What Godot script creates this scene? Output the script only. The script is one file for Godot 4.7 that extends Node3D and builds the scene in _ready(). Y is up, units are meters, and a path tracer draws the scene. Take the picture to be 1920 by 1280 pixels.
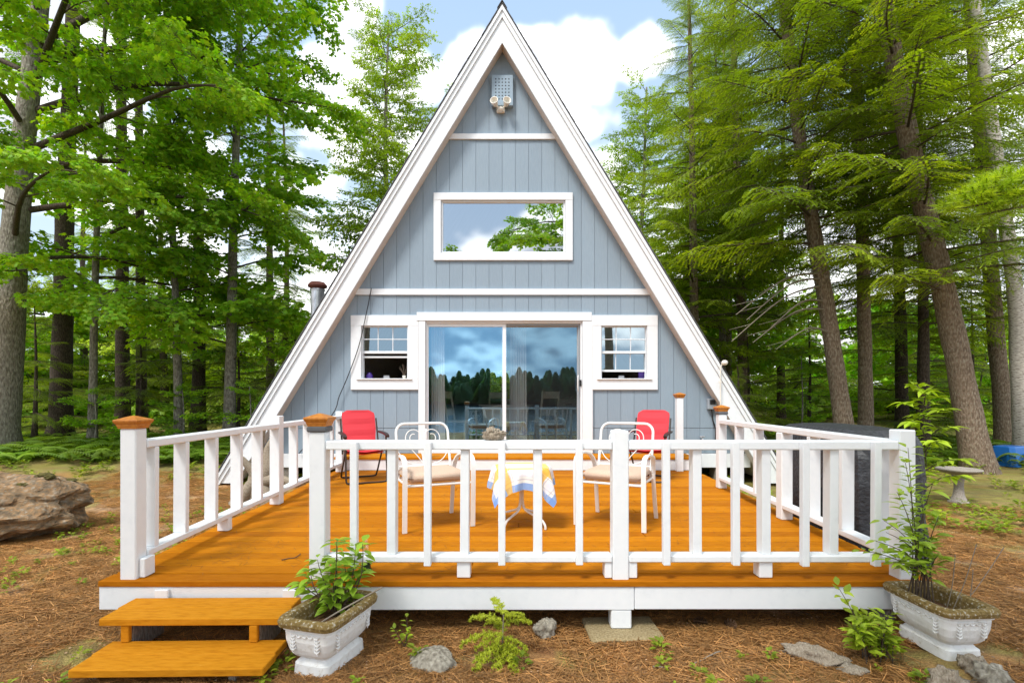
extends Node3D
# A blue A-frame cabin with a painted deck in the woods, seen from the lake side.
# Units are metres, y is up, the camera looks along -z. "D" is the distance in front of the camera (z = -D).

const EYE := 1.39
const FOCAL := 960.0
const HORIZON := 745.0
const DECK := 0.315
const XC := -0.15          # middle of the cabin
const DW := 8.05           # distance of the cabin's front wall
const DR := 7.82           # distance of the rake boards
const SLOPE := 0.606       # half width of the roof per metre below the ridge

# ------------------------------------------------------------------ mesh builder
class MB:
	var v := PackedVector3Array()
	var n := PackedVector3Array()
	var uv := PackedVector2Array()
	var c := PackedColorArray()
	var col := Color.WHITE

	func tn(a: Vector3, b: Vector3, d: Vector3, na: Vector3, nb: Vector3, nd: Vector3) -> void:
		v.push_back(a); v.push_back(d); v.push_back(b)
		n.push_back(na); n.push_back(nd); n.push_back(nb)
		c.push_back(col); c.push_back(col); c.push_back(col)

	func tri(a: Vector3, b: Vector3, d: Vector3) -> void:
		var m := (b - a).cross(d - a).normalized()
		tn(a, b, d, m, m, m)

	func quad(a: Vector3, b: Vector3, d: Vector3, e: Vector3) -> void:
		tri(a, b, d)
		tri(a, d, e)

	func out_tri(a: Vector3, b: Vector3, d: Vector3, mid: Vector3) -> void:
		if (b - a).cross(d - a).dot((a + b + d) / 3.0 - mid) >= 0.0:
			tri(a, b, d)
		else:
			tri(a, d, b)

	func out_quad(a: Vector3, b: Vector3, d: Vector3, e: Vector3, mid: Vector3) -> void:
		if (b - a).cross(d - a).dot((a + b + d + e) / 4.0 - mid) >= 0.0:
			quad(a, b, d, e)
		else:
			quad(a, e, d, b)

	func box(ctr: Vector3, size: Vector3, bev := 0.004, bs := Basis()) -> void:
		var h := size * 0.5
		var b: float = minf(bev, minf(h.x, minf(h.y, h.z)) * 0.45)
		var px := []; var py := []; var pz := []
		for k in 8:
			var s := Vector3(1.0 if k & 1 else -1.0, 1.0 if k & 2 else -1.0, 1.0 if k & 4 else -1.0)
			px.append(ctr + bs * Vector3(s.x * h.x, s.y * (h.y - b), s.z * (h.z - b)))
			py.append(ctr + bs * Vector3(s.x * (h.x - b), s.y * h.y, s.z * (h.z - b)))
			pz.append(ctr + bs * Vector3(s.x * (h.x - b), s.y * (h.y - b), s.z * h.z))
		for s in [0, 1]:
			out_quad(px[s], px[s + 2], px[s + 6], px[s + 4], ctr)
			out_quad(py[s * 2], py[s * 2 + 1], py[s * 2 + 5], py[s * 2 + 4], ctr)
			out_quad(pz[s * 4], pz[s * 4 + 1], pz[s * 4 + 3], pz[s * 4 + 2], ctr)
		if b > 0.0002:
			for k in [0, 4]:   # edges along x and so on
				for m in [0, 2]:
					out_quad(py[k + m], py[k + m + 1], pz[k + m + 1], pz[k + m], ctr)
			for k in [0, 4]:
				for m in [0, 1]:
					out_quad(px[k + m], px[k + m + 2], pz[k + m + 2], pz[k + m], ctr)
			for k in [0, 2]:
				for m in [0, 1]:
					out_quad(px[k + m], px[k + m + 4], py[k + m + 4], py[k + m], ctr)
			for k in 8:
				out_tri(px[k], py[k], pz[k], ctr)

	func extrude(poly: PackedVector2Array, z0: float, z1: float) -> void:
		var p := poly
		if Geometry2D.is_polygon_clockwise(p):
			p = p.duplicate()
			p.reverse()
		var ix := Geometry2D.triangulate_polygon(p)
		for k in range(0, ix.size(), 3):
			var a := p[ix[k]]; var b := p[ix[k + 1]]; var d := p[ix[k + 2]]
			if (b - a).cross(d - a) < 0.0:
				var w := b
				b = d
				d = w
			tri(Vector3(a.x, a.y, z1), Vector3(b.x, b.y, z1), Vector3(d.x, d.y, z1))
			tri(Vector3(a.x, a.y, z0), Vector3(d.x, d.y, z0), Vector3(b.x, b.y, z0))
		for k in p.size():
			var a := p[k]; var b := p[(k + 1) % p.size()]
			quad(Vector3(a.x, a.y, z0), Vector3(b.x, b.y, z0), Vector3(b.x, b.y, z1), Vector3(a.x, a.y, z1))

	func tube(pts: Array, rad: Array, sides := 8, cap := true, wob: FastNoiseLite = null, amp := 0.0) -> void:
		var rings := []
		var dirs := []
		var t0: Vector3 = (pts[1] - pts[0]).normalized()
		var u: Vector3 = t0.cross(Vector3(0, 0, 1) if absf(t0.z) < 0.9 else Vector3(1, 0, 0)).normalized()
		for k in pts.size():
			var t: Vector3 = (pts[mini(k + 1, pts.size() - 1)] - pts[maxi(k - 1, 0)]).normalized()
			u = (u - t * u.dot(t)).normalized()
			var w := t.cross(u)
			var ring := []
			var nr := []
			for s in sides:
				var a := TAU * s / sides
				var d := u * cos(a) + w * sin(a)
				var r: float = rad[k]
				if wob:
					var q: Vector3 = pts[k] + d * r
					r *= 1.0 + amp * wob.get_noise_3d(q.x * 40.0, q.y * 9.0, q.z * 40.0)
				ring.append(pts[k] + d * r)
				nr.append(d)
			rings.append(ring)
			dirs.append(nr)
		for k in pts.size() - 1:
			for s in sides:
				var s2 := (s + 1) % sides
				tn(rings[k][s], rings[k][s2], rings[k + 1][s2], dirs[k][s], dirs[k][s2], dirs[k + 1][s2])
				tn(rings[k][s], rings[k + 1][s2], rings[k + 1][s], dirs[k][s], dirs[k + 1][s2], dirs[k + 1][s])
		if cap:
			var e := pts.size() - 1
			for s in sides:
				var s2 := (s + 1) % sides
				tri(pts[0], rings[0][s2], rings[0][s])
				tri(pts[e], rings[e][s], rings[e][s2])

	# flat bar swept along pts: width along "side", thickness across the path
	func ribbon(pts: Array, side: Vector3, w: float, th: float) -> void:
		var R := []
		for k in pts.size():
			var t: Vector3 = (pts[mini(k + 1, pts.size() - 1)] - pts[maxi(k - 1, 0)]).normalized()
			var s := (side - t * side.dot(t)).normalized()
			var m := s.cross(t).normalized()
			R.append([pts[k] + s * w / 2 + m * th / 2, pts[k] - s * w / 2 + m * th / 2, pts[k] - s * w / 2 - m * th / 2, pts[k] + s * w / 2 - m * th / 2])
		for k in pts.size() - 1:
			var mid: Vector3 = (pts[k] + pts[k + 1]) / 2
			for s in 4:
				var s2 := (s + 1) % 4
				out_quad(R[k][s], R[k][s2], R[k + 1][s2], R[k + 1][s], mid)
		var e := pts.size() - 1
		out_quad(R[0][0], R[0][1], R[0][2], R[0][3], pts[1])
		out_quad(R[e][0], R[e][1], R[e][2], R[e][3], pts[e - 1])

	func lathe(prof: Array, seg := 24, at := Vector3.ZERO) -> void:
		var nn := []
		for k in prof.size():
			var t: Vector2 = (prof[mini(k + 1, prof.size() - 1)] - prof[maxi(k - 1, 0)]).normalized()
			nn.append(Vector2(t.y, -t.x))
		for k in prof.size() - 1:
			for s in seg:
				var a := TAU * s / seg
				var b := TAU * (s + 1) / seg
				var ca := Vector2(cos(a), sin(a)); var cb := Vector2(cos(b), sin(b))
				var p: Vector2 = prof[k]; var q: Vector2 = prof[k + 1]; var m: Vector2 = nn[k]; var o: Vector2 = nn[k + 1]
				var A := Vector3(ca.x * p.x, p.y, ca.y * p.x); var B := Vector3(cb.x * p.x, p.y, cb.y * p.x)
				var C := Vector3(cb.x * q.x, q.y, cb.y * q.x); var E := Vector3(ca.x * q.x, q.y, ca.y * q.x)
				var nA := Vector3(ca.x * m.x, m.y, ca.y * m.x); var nB := Vector3(cb.x * m.x, m.y, cb.y * m.x)
				var nC := Vector3(cb.x * o.x, o.y, cb.y * o.x); var nE := Vector3(ca.x * o.x, o.y, ca.y * o.x)
				tn(at + A, at + E, at + C, nA, nE, nC)
				tn(at + A, at + C, at + B, nA, nC, nB)

	# stack of outlines (each [y, PackedVector2Array in xz]), flat faces
	func loft(secs: Array, cap0 := true, cap1 := true) -> void:
		for k in secs.size() - 1:
			var p: PackedVector2Array = secs[k][1]
			var q: PackedVector2Array = secs[k + 1][1]
			for s in p.size():
				var s2 := (s + 1) % p.size()
				quad(Vector3(p[s].x, secs[k][0], p[s].y), Vector3(q[s].x, secs[k + 1][0], q[s].y), Vector3(q[s2].x, secs[k + 1][0], q[s2].y), Vector3(p[s2].x, secs[k][0], p[s2].y))
		for e in [0, 1]:
			if (e == 0 and cap0) or (e == 1 and cap1):
				var k: int = 0 if e == 0 else secs.size() - 1
				var p: PackedVector2Array = secs[k][1]
				var y: float = secs[k][0]
				for s in range(1, p.size() - 1):
					out_tri(Vector3(p[0].x, y, p[0].y), Vector3(p[s].x, y, p[s].y), Vector3(p[s + 1].x, y, p[s + 1].y), Vector3(p[0].x, y + (1.0 if e == 0 else -1.0), p[0].y))

	# noise-shaped lump
	func lump(size: Vector3, sd: int, rough := 0.25, freq := 1.2, seg := 28, flat_bottom := -1.0, at := Vector3.ZERO) -> void:
		var nz := FastNoiseLite.new()
		nz.seed = sd
		nz.frequency = freq
		nz.fractal_octaves = 4
		var P := []
		for i in seg / 2 + 1:
			var row := []
			var th := PI * i / (seg / 2)
			for j in seg:
				var ph := TAU * j / seg
				var d := Vector3(sin(th) * cos(ph), cos(th), sin(th) * sin(ph))
				var k := 1.0 + rough * nz.get_noise_3d(d.x, d.y, d.z) * 1.6
				var q := d * size * 0.5 * k
				q.y = maxf(q.y, flat_bottom)
				row.append(at + q)
			P.append(row)
		for j in range(1, seg):
			P[0][j] = P[0][0]
			P[seg / 2][j] = P[seg / 2][0]
		var N := []
		for i in seg / 2 + 1:
			var row := []
			for j in seg:
				var a: Vector3 = P[mini(i + 1, seg / 2)][j] - P[maxi(i - 1, 0)][j]
				var b: Vector3 = P[i][(j + 1) % seg] - P[i][(j + seg - 1) % seg]
				var m := b.cross(a)
				row.append(m.normalized() if m.length() > 1e-9 else Vector3(0, 1 if i == 0 else -1, 0))
			N.append(row)
		for i in seg / 2:
			for j in seg:
				var j2 := (j + 1) % seg
				if i > 0:
					tn(P[i][j], P[i][j2], P[i + 1][j2], N[i][j], N[i][j2], N[i + 1][j2])
				if i < seg / 2 - 1:
					tn(P[i][j], P[i + 1][j2], P[i + 1][j], N[i][j], N[i + 1][j2], N[i + 1][j])

	func mesh() -> ArrayMesh:
		var a := []
		a.resize(Mesh.ARRAY_MAX)
		a[Mesh.ARRAY_VERTEX] = v
		a[Mesh.ARRAY_NORMAL] = n
		a[Mesh.ARRAY_COLOR] = c
		if uv.size() == v.size():
			a[Mesh.ARRAY_TEX_UV] = uv
		var m := ArrayMesh.new()
		m.add_surface_from_arrays(Mesh.PRIMITIVE_TRIANGLES, a)
		return m

# ------------------------------------------------------------------ nodes
var taken := {}
var boxes := {}
var M := {}
var SPR := {}

func numbered(called: String) -> String:
	if not taken.has(called):
		taken[called] = 0
		return called
	taken[called] += 1
	return "%s_%03d" % [called, taken[called]]

func thing(called: String, label: String, category: String, at := Vector3.ZERO, turn := 0.0, group := "") -> Node3D:
	var o := Node3D.new()
	o.name = numbered(called)
	add_child(o)
	o.position = at
	o.rotation.y = deg_to_rad(turn)
	tag(o, label, category, group)
	return o

func tag(o: Node, label: String, category: String, group := "", kind := "") -> void:
	if label: o.set_meta("label", label)
	if category: o.set_meta("category", category)
	if group: o.set_meta("group", group)
	if kind: o.set_meta("kind", kind)

# a mesh given in world axes, hung under parent
func put(parent: Node3D, called: String, mesh: Mesh, mat: Material, xf := Transform3D()) -> MeshInstance3D:
	var o := MeshInstance3D.new()
	o.mesh = mesh
	o.material_override = mat
	o.name = called
	parent.add_child(o, true)
	o.transform = parent.global_transform.affine_inverse() * xf
	return o

# a mesh given in the parent's own axes
func hang(parent: Node3D, called: String, mesh: Mesh, mat: Material, xf := Transform3D()) -> MeshInstance3D:
	var o := MeshInstance3D.new()
	o.mesh = mesh
	o.material_override = mat
	o.name = called
	parent.add_child(o, true)
	o.transform = xf
	return o

func top(called: String, mesh: Mesh, mat: Material, xf: Transform3D, label := "", category := "", group := "", kind := "") -> MeshInstance3D:
	var o := MeshInstance3D.new()
	o.mesh = mesh
	o.material_override = mat
	o.name = numbered(called)
	add_child(o)
	o.transform = xf
	tag(o, label, category, group, kind)
	return o

func bm(size: Vector3, bev := 0.004) -> ArrayMesh:
	var key := "%.3f %.3f %.3f %.4f" % [size.x, size.y, size.z, bev]
	if not boxes.has(key):
		var b := MB.new()
		b.box(Vector3.ZERO, size, bev)
		boxes[key] = b.mesh()
	return boxes[key]

# box part, world axes; x0..x1, y0..y1, D near..far
func pbox(parent: Node3D, called: String, mat: Material, x0: float, x1: float, y0: float, y1: float, d0: float, d1: float, bev := 0.004) -> MeshInstance3D:
	return put(parent, called, bm(Vector3(absf(x1 - x0), absf(y1 - y0), absf(d1 - d0)), bev), mat, Transform3D(Basis(), Vector3((x0 + x1) / 2, (y0 + y1) / 2, -(d0 + d1) / 2)))

# board between two points (axis along its length), its width axis held near "up"
func beam(parent: Node3D, called: String, mat: Material, a: Vector3, b: Vector3, w: float, h: float, up := Vector3.UP, bev := 0.004) -> MeshInstance3D:
	var x := (b - a).normalized()
	var z := x.cross(up).normalized()
	var y := z.cross(x)
	return put(parent, called, bm(Vector3((b - a).length(), h, w), bev), mat, Transform3D(Basis(x, y, z), (a + b) / 2))

func tubem(pts: Array, r, sides := 8) -> ArrayMesh:
	var b := MB.new()
	var rad := []
	for k in pts.size():
		rad.append(r if not r is Array else r[k])
	b.tube(pts, rad, sides)
	return b.mesh()

func smooth(pts: Array, steps := 6) -> Array:
	var out := []
	for k in pts.size() - 1:
		var a = pts[maxi(k - 1, 0)]; var b = pts[k]; var c = pts[k + 1]; var d = pts[mini(k + 2, pts.size() - 1)]
		for s in steps:
			var t := float(s) / steps
			out.append(b.cubic_interpolate(c, a, d, t))
	out.append(pts[-1])
	return out

func px(x: float, y: float, d: float) -> Vector3:
	return Vector3((x - 960.0) / FOCAL * d, EYE - (y - HORIZON) / FOCAL * d, -d)

func wallx(x: float) -> float: return (x - 960.0) / FOCAL * DW
func wally(y: float) -> float: return EYE - (y - HORIZON) / FOCAL * DW

# ------------------------------------------------------------------ materials
func lin(r: float, g: float, b: float) -> Color:
	return Color(r, g, b).linear_to_srgb()

func noise_tex(sd: int, freq: float, oct: int, stops: Array, size := 512, type := FastNoiseLite.TYPE_SIMPLEX_SMOOTH) -> NoiseTexture2D:
	var nz := FastNoiseLite.new()
	nz.seed = sd
	nz.noise_type = type
	nz.frequency = freq
	nz.fractal_octaves = oct
	var t := NoiseTexture2D.new()
	t.width = size
	t.height = size
	t.seamless = true
	t.noise = nz
	if stops.size():
		var g := Gradient.new()
		var off := PackedFloat32Array()
		var cols := PackedColorArray()
		for s in stops:
			off.append(s[0])
			cols.append(s[1])
		g.offsets = off
		g.colors = cols
		t.color_ramp = g
	return t

var relief := {}
func surf(sd: int, stops: Array, scale: Vector3, rough := 0.7, bump := 0.0, freq := 0.012, oct := 5, spec := 0.5, world := true) -> StandardMaterial3D:
	var m := StandardMaterial3D.new()
	m.albedo_texture = noise_tex(sd, freq, oct, stops)
	m.roughness = rough
	m.metallic_specular = spec
	m.uv1_triplanar = true
	m.uv1_world_triplanar = world
	m.uv1_scale = scale
	if bump > 0.0:
		var key := "%d %.4f" % [oct, freq]
		if not relief.has(key):
			relief[key] = noise_tex(91, freq, oct, [])
		m.heightmap_enabled = true
		m.heightmap_texture = relief[key]
		m.heightmap_scale = bump
	return m

func plain(r: float, g: float, b: float, rough := 0.6, metal := 0.0) -> StandardMaterial3D:
	var m := StandardMaterial3D.new()
	m.albedo_color = lin(r, g, b)
	m.roughness = rough
	m.metallic = metal
	return m

# reflective coated glass: a share of the light is mirrored, the rest passes
func glass(share: float, r := 1.0, g := 1.0, b := 1.0) -> StandardMaterial3D:
	var im := Image.create(4, 4, false, Image.FORMAT_RGBA8)
	im.fill(Color.WHITE)
	var m := StandardMaterial3D.new()
	m.albedo_texture = ImageTexture.create_from_image(im)
	m.albedo_color = Color(r, g, b, share)
	m.transparency = BaseMaterial3D.TRANSPARENCY_ALPHA
	m.metallic = 1.0
	m.roughness = 0.0
	return m

func leafy(back := 0.95, rough := 0.5) -> StandardMaterial3D:
	var m := StandardMaterial3D.new()
	m.vertex_color_use_as_albedo = true
	m.roughness = rough
	m.backlight_enabled = true
	m.backlight = Color(back, back, 0.55 * back)
	m.cull_mode = BaseMaterial3D.CULL_DISABLED
	return m

func make_materials() -> void:
	M.white = surf(1, [[0.0, lin(0.72, 0.75, 0.78)], [0.3, lin(0.765, 0.795, 0.82)], [1.0, lin(0.795, 0.82, 0.84)]], Vector3(1.1, 1.1, 1.1), 0.45, 0.04, 0.02, 5)
	M.whiteold = surf(2, [[0.0, lin(0.38, 0.36, 0.33)], [0.28, lin(0.66, 0.66, 0.65)], [0.5, lin(0.76, 0.77, 0.77)], [1.0, lin(0.82, 0.82, 0.82)]], Vector3(0.9, 0.9, 0.9), 0.55, 0.1, 0.02, 6)
	M.deck = surf(3, [[0.0, lin(0.40, 0.135, 0.005)], [0.35, lin(0.48, 0.172, 0.006)], [0.65, lin(0.505, 0.185, 0.007)], [0.92, lin(0.53, 0.203, 0.012)], [1.0, lin(0.66, 0.36, 0.12)]], Vector3(0.5, 2.0, 2.0), 0.7, 0.12, 0.03, 6, 0.15)
	M.deck2 = M.deck.duplicate()
	M.deck2.albedo_color = Color(0.94, 0.92, 0.9)
	M.deck3 = M.deck.duplicate()
	M.deck3.albedo_color = Color(0.9, 0.86, 0.84)
	M.step = surf(4, [[0.0, lin(0.44, 0.16, 0.008)], [0.5, lin(0.56, 0.225, 0.012)], [0.9, lin(0.60, 0.25, 0.018)], [1.0, lin(0.70, 0.42, 0.16)]], Vector3(0.6, 2.4, 2.4), 0.7, 0.12, 0.03, 6, 0.15)
	M.siding = surf(5, [[0.0, lin(0.25, 0.325, 0.395)], [0.5, lin(0.262, 0.338, 0.408)], [1.0, lin(0.277, 0.35, 0.42)]], Vector3(2.2, 0.35, 2.2), 0.6, 0.08, 0.03, 5)
	M.siding2 = M.siding.duplicate()
	M.siding2.albedo_color = Color(0.985, 0.985, 0.985)
	M.siding3 = M.siding.duplicate()
	M.siding3.albedo_color = Color(0.97, 0.972, 0.975)
	M.soffit = surf(6, [[0.0, lin(0.58, 0.5, 0.44)], [1.0, lin(0.72, 0.66, 0.6)]], Vector3(1, 1, 1), 0.7)
	M.shingle = surf(7, [[0.0, lin(0.04, 0.042, 0.046)], [0.5, lin(0.09, 0.093, 0.1)], [1.0, lin(0.2, 0.2, 0.21)]], Vector3(3, 3, 3), 0.9, 0.3, 0.05, 4)
	M.panel = surf(8, [[0.0, lin(0.48, 0.45, 0.40)], [1.0, lin(0.60, 0.57, 0.52)]], Vector3(1, 0.3, 1), 0.6)
	M.innerfloor = surf(9, [[0.0, lin(0.10, 0.06, 0.035)], [1.0, lin(0.2, 0.125, 0.07)]], Vector3(1, 1, 0.2), 0.4)
	M.cap = surf(10, [[0.0, lin(0.36, 0.11, 0.012)], [0.6, lin(0.49, 0.175, 0.02)], [1.0, lin(0.56, 0.23, 0.035)]], Vector3(4, 4, 4), 0.45, 0.05)
	M.lead = plain(0.09, 0.095, 0.105, 0.7)
	M.concrete = surf(11, [[0.0, lin(0.17, 0.13, 0.06)], [0.5, lin(0.29, 0.22, 0.11)], [1.0, lin(0.40, 0.33, 0.2)]], Vector3(3, 3, 3), 0.9, 0.3, 0.04, 5)
	M.greywood = surf(12, [[0.0, lin(0.11, 0.09, 0.07)], [0.5, lin(0.22, 0.19, 0.16)], [1.0, lin(0.36, 0.33, 0.29)]], Vector3(5, 1.2, 5), 0.9, 0.5, 0.03, 5)
	M.drift = surf(13, [[0.0, lin(0.12, 0.085, 0.055)], [0.45, lin(0.3, 0.245, 0.18)], [1.0, lin(0.5, 0.45, 0.37)]], Vector3(7, 2.0, 7), 0.9, 0.6, 0.03, 5)
	M.rock = surf(14, [[0.0, lin(0.07, 0.06, 0.045)], [0.35, lin(0.19, 0.165, 0.125)], [0.6, lin(0.32, 0.29, 0.23)], [0.85, lin(0.42, 0.38, 0.31)], [1.0, lin(0.55, 0.52, 0.45)]], Vector3(3, 3, 3), 0.9, 0.6, 0.02, 7)
	M.boulder = surf(15, [[0.0, lin(0.05, 0.038, 0.024)], [0.34, lin(0.12, 0.085, 0.05)], [0.5, lin(0.21, 0.14, 0.075)], [0.6, lin(0.33, 0.17, 0.065)], [0.7, lin(0.23, 0.165, 0.10)], [0.86, lin(0.4, 0.34, 0.26)], [1.0, lin(0.58, 0.53, 0.45)]], Vector3(1.5, 2.4, 1.5), 0.9, 2.5, 0.014, 7)
	M.bark_grey = surf(16, [[0.0, lin(0.07, 0.055, 0.04)], [0.4, lin(0.2, 0.175, 0.14)], [0.7, lin(0.31, 0.28, 0.235)], [1.0, lin(0.46, 0.44, 0.38)]], Vector3(2.6, 0.8, 2.6), 0.95, 1.6, 0.02, 6)
	M.bark_red = surf(17, [[0.0, lin(0.075, 0.048, 0.033)], [0.4, lin(0.20, 0.14, 0.097)], [0.64, lin(0.30, 0.22, 0.16)], [0.8, lin(0.34, 0.31, 0.24)], [1.0, lin(0.42, 0.42, 0.33)]], Vector3(3.0, 0.9, 3.0), 0.95, 2.0, 0.022, 6)
	M.bark_dark = surf(18, [[0.0, lin(0.022, 0.015, 0.01)], [0.5, lin(0.075, 0.052, 0.036)], [1.0, lin(0.17, 0.135, 0.1)]], Vector3(3.0, 0.9, 3.0), 0.95, 2.0, 0.022, 6)
	M.birch = surf(19, [[0.0, lin(0.06, 0.05, 0.045)], [0.3, lin(0.32, 0.27, 0.23)], [0.5, lin(0.55, 0.50, 0.45)], [1.0, lin(0.68, 0.65, 0.6)]], Vector3(1.2, 3.0, 1.2), 0.8, 0.5, 0.02, 5)
	M.twig = plain(0.085, 0.06, 0.042, 0.9)
	M.deadwood = plain(0.24, 0.20, 0.155, 0.9)
	M.leaf = leafy()
	M.needle = leafy(0.9, 0.6)
	M.metalwhite = plain(0.8, 0.79, 0.77, 0.35)
	M.chairframe = plain(0.045, 0.03, 0.024, 0.35, 0.3)
	M.blackplastic = plain(0.03, 0.014, 0.014, 0.4)
	M.red = surf(20, [[0.0, lin(0.52, 0.022, 0.035)], [1.0, lin(0.66, 0.034, 0.05)]], Vector3(30, 30, 30), 0.75, 0.1, 0.05, 3)
	M.cushion = surf(21, [[0.0, lin(0.50, 0.36, 0.27)], [1.0, lin(0.62, 0.47, 0.36)]], Vector3(5, 5, 5), 0.9, 0.2, 0.03, 4)
	M.cover = surf(22, [[0.0, lin(0.012, 0.013, 0.016)], [0.6, lin(0.026, 0.028, 0.034)], [1.0, lin(0.05, 0.053, 0.06)]], Vector3(3, 3, 3), 0.5, 0.6, 0.015, 4)
	M.planter = surf(23, [[0.0, lin(0.38, 0.33, 0.26)], [0.15, lin(0.62, 0.60, 0.56)], [0.32, lin(0.75, 0.75, 0.73)], [1.0, lin(0.82, 0.83, 0.84)]], Vector3(2.2, 2.2, 2.2), 0.85, 0.25, 0.02, 6)
	M.planterrim = surf(24, [[0.0, lin(0.09, 0.06, 0.014)], [0.45, lin(0.19, 0.125, 0.035)], [0.68, lin(0.25, 0.175, 0.06)], [0.76, lin(0.55, 0.53, 0.47)], [1.0, lin(0.7, 0.69, 0.65)]], Vector3(2.6, 2.6, 2.6), 0.95, 0.5, 0.03, 6)
	M.soil = surf(25, [[0.0, lin(0.05, 0.025, 0.012)], [0.6, lin(0.18, 0.085, 0.035)], [1.0, lin(0.34, 0.17, 0.07)]], Vector3(6, 6, 6), 0.95, 0.6, 0.05, 5)
	M.blue = plain(0.015, 0.16, 0.55, 0.4)
	M.steel = surf(26, [[0.0, lin(0.35, 0.35, 0.36)], [1.0, lin(0.7, 0.7, 0.72)]], Vector3(4, 1, 4), 0.28)
	M.steel.metallic = 0.9
	M.rust = surf(27, [[0.0, lin(0.09, 0.025, 0.018)], [1.0, lin(0.24, 0.075, 0.05)]], Vector3(5, 5, 5), 0.8)
	M.bowl = surf(28, [[0.0, lin(0.16, 0.14, 0.11)], [0.5, lin(0.34, 0.30, 0.265)], [1.0, lin(0.52, 0.47, 0.43)]], Vector3(4, 4, 4), 0.9, 0.4, 0.03, 5)
	M.greybox = plain(0.30, 0.34, 0.38, 0.5)
	M.ventblue = plain(0.27, 0.36, 0.44, 0.55)
	M.black = plain(0.012, 0.012, 0.014, 0.5)
	M.cable = plain(0.015, 0.016, 0.02, 0.5)
	M.ivory = plain(0.76, 0.72, 0.64, 0.5)
	M.whiteinner = plain(0.72, 0.74, 0.62, 0.5)
	M.purple = plain(0.06, 0.025, 0.22, 0.25)
	M.greenglass = plain(0.01, 0.05, 0.03, 0.15)
	M.curtain = plain(0.72, 0.75, 0.74, 0.9)
	M.curtain.backlight_enabled = true
	M.curtain.backlight = Color(0.7, 0.7, 0.7)
	M.pane_high = glass(0.6, 0.96, 0.98, 1.0)
	M.pane_door = glass(0.46, 0.66, 0.87, 1.0)
	M.pane_small = glass(0.4, 0.88, 0.96, 1.0)
	var sc := Image.create(4, 4, false, Image.FORMAT_RGBA8)
	sc.fill(Color.WHITE)
	M.screen = StandardMaterial3D.new()
	M.screen.albedo_texture = ImageTexture.create_from_image(sc)
	M.screen.albedo_color = Color(0.10, 0.105, 0.115, 0.26)
	M.screen.transparency = BaseMaterial3D.TRANSPARENCY_ALPHA
	M.screen.roughness = 0.8

# ------------------------------------------------------------------ camera, sky, sun
func make_sky() -> Sky:
	var nz := FastNoiseLite.new()
	nz.seed = 12
	nz.frequency = 1.0
	nz.fractal_octaves = 6
	nz.fractal_gain = 0.55
	var fine := FastNoiseLite.new()
	fine.seed = 31
	fine.frequency = 2.6
	fine.fractal_octaves = 5
	var W := 1536
	var H := 768
	var im := Image.create(W, H, false, Image.FORMAT_RGBF)
	# heaps of cumulus seen above the ridge: azimuth, elevation, half width, half height (degrees)
	var heaps := [[-17.0, 34.0, 5.0, 5.0], [-11.0, 31.5, 5.0, 4.5], [-5.0, 33.0, 5.0, 3.5], [2.0, 33.5, 6.0, 3.5], [8.0, 32.5, 6.5, 5.0], [14.0, 32.5, 5.0, 3.2], [5.0, 27.5, 8.0, 4.5], [9.5, 23.0, 5.5, 5.5], [-14.0, 26.0, 9.0, 6.0], [-20.0, 29.0, 7.0, 6.0], [2.0, 20.0, 10.0, 5.0]]
	for j in H:
		var el := PI * (0.5 - (j + 0.5) / H)
		for i in W:
			if el < -0.02:
				im.set_pixel(i, j, Color(0.16, 0.14, 0.09))
				continue
			var az := TAU * (i + 0.5) / W
			if az > PI:
				az -= TAU
			var dir := Vector3(sin(az) * cos(el), sin(el), -cos(az) * cos(el))
			var up: float = maxf(dir.y, 0.0)
			var blue := Color(0.40, 0.47, 0.53).lerp(Color(0.13, 0.215, 0.35), pow(up, 0.6))
			var q := dir * (1.0 / (up + 0.32))
			var d := nz.get_noise_3d(q.x * 0.75, q.y * 0.3, q.z * 0.75) * 1.5 + 0.2
			var ad := rad_to_deg(az)
			var ed := rad_to_deg(el)
			var seen: float = smoothstep(46.0, 26.0, absf(ad)) * smoothstep(54.0, 40.0, ed)
			if seen > 0.0:
				var f := -0.42
				for h in heaps:
					var u: float = (ad - h[0]) / h[2]
					var w: float = (ed - h[1]) / h[3]
					f = maxf(f, 0.52 - 0.75 * sqrt(u * u + w * w))
				if ed < 24.0:
					f = maxf(f, 0.25 * (24.0 - ed) / 12.0 - 0.1)
				f += 0.30 * fine.get_noise_3d(dir.x * 3.2, dir.y * 3.2, dir.z * 3.2)
				d = lerpf(d, f, seen)
			var cover := smoothstep(-0.07, 0.20, d)
			var thick := smoothstep(0.10, 0.55, d + 0.30 * fine.get_noise_3d(q.x * 2.0 + 7.0, q.y * 2.0, q.z * 2.0))
			var cloud := Color(0.95, 0.95, 0.95).lerp(Color(0.38, 0.40, 0.445), thick)
			var col := blue.lerp(cloud, cover)
			im.set_pixel(i, j, col)
	var p := PanoramaSkyMaterial.new()
	p.panorama = ImageTexture.create_from_image(im)
	var s := Sky.new()
	s.sky_material = p
	return s

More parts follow.
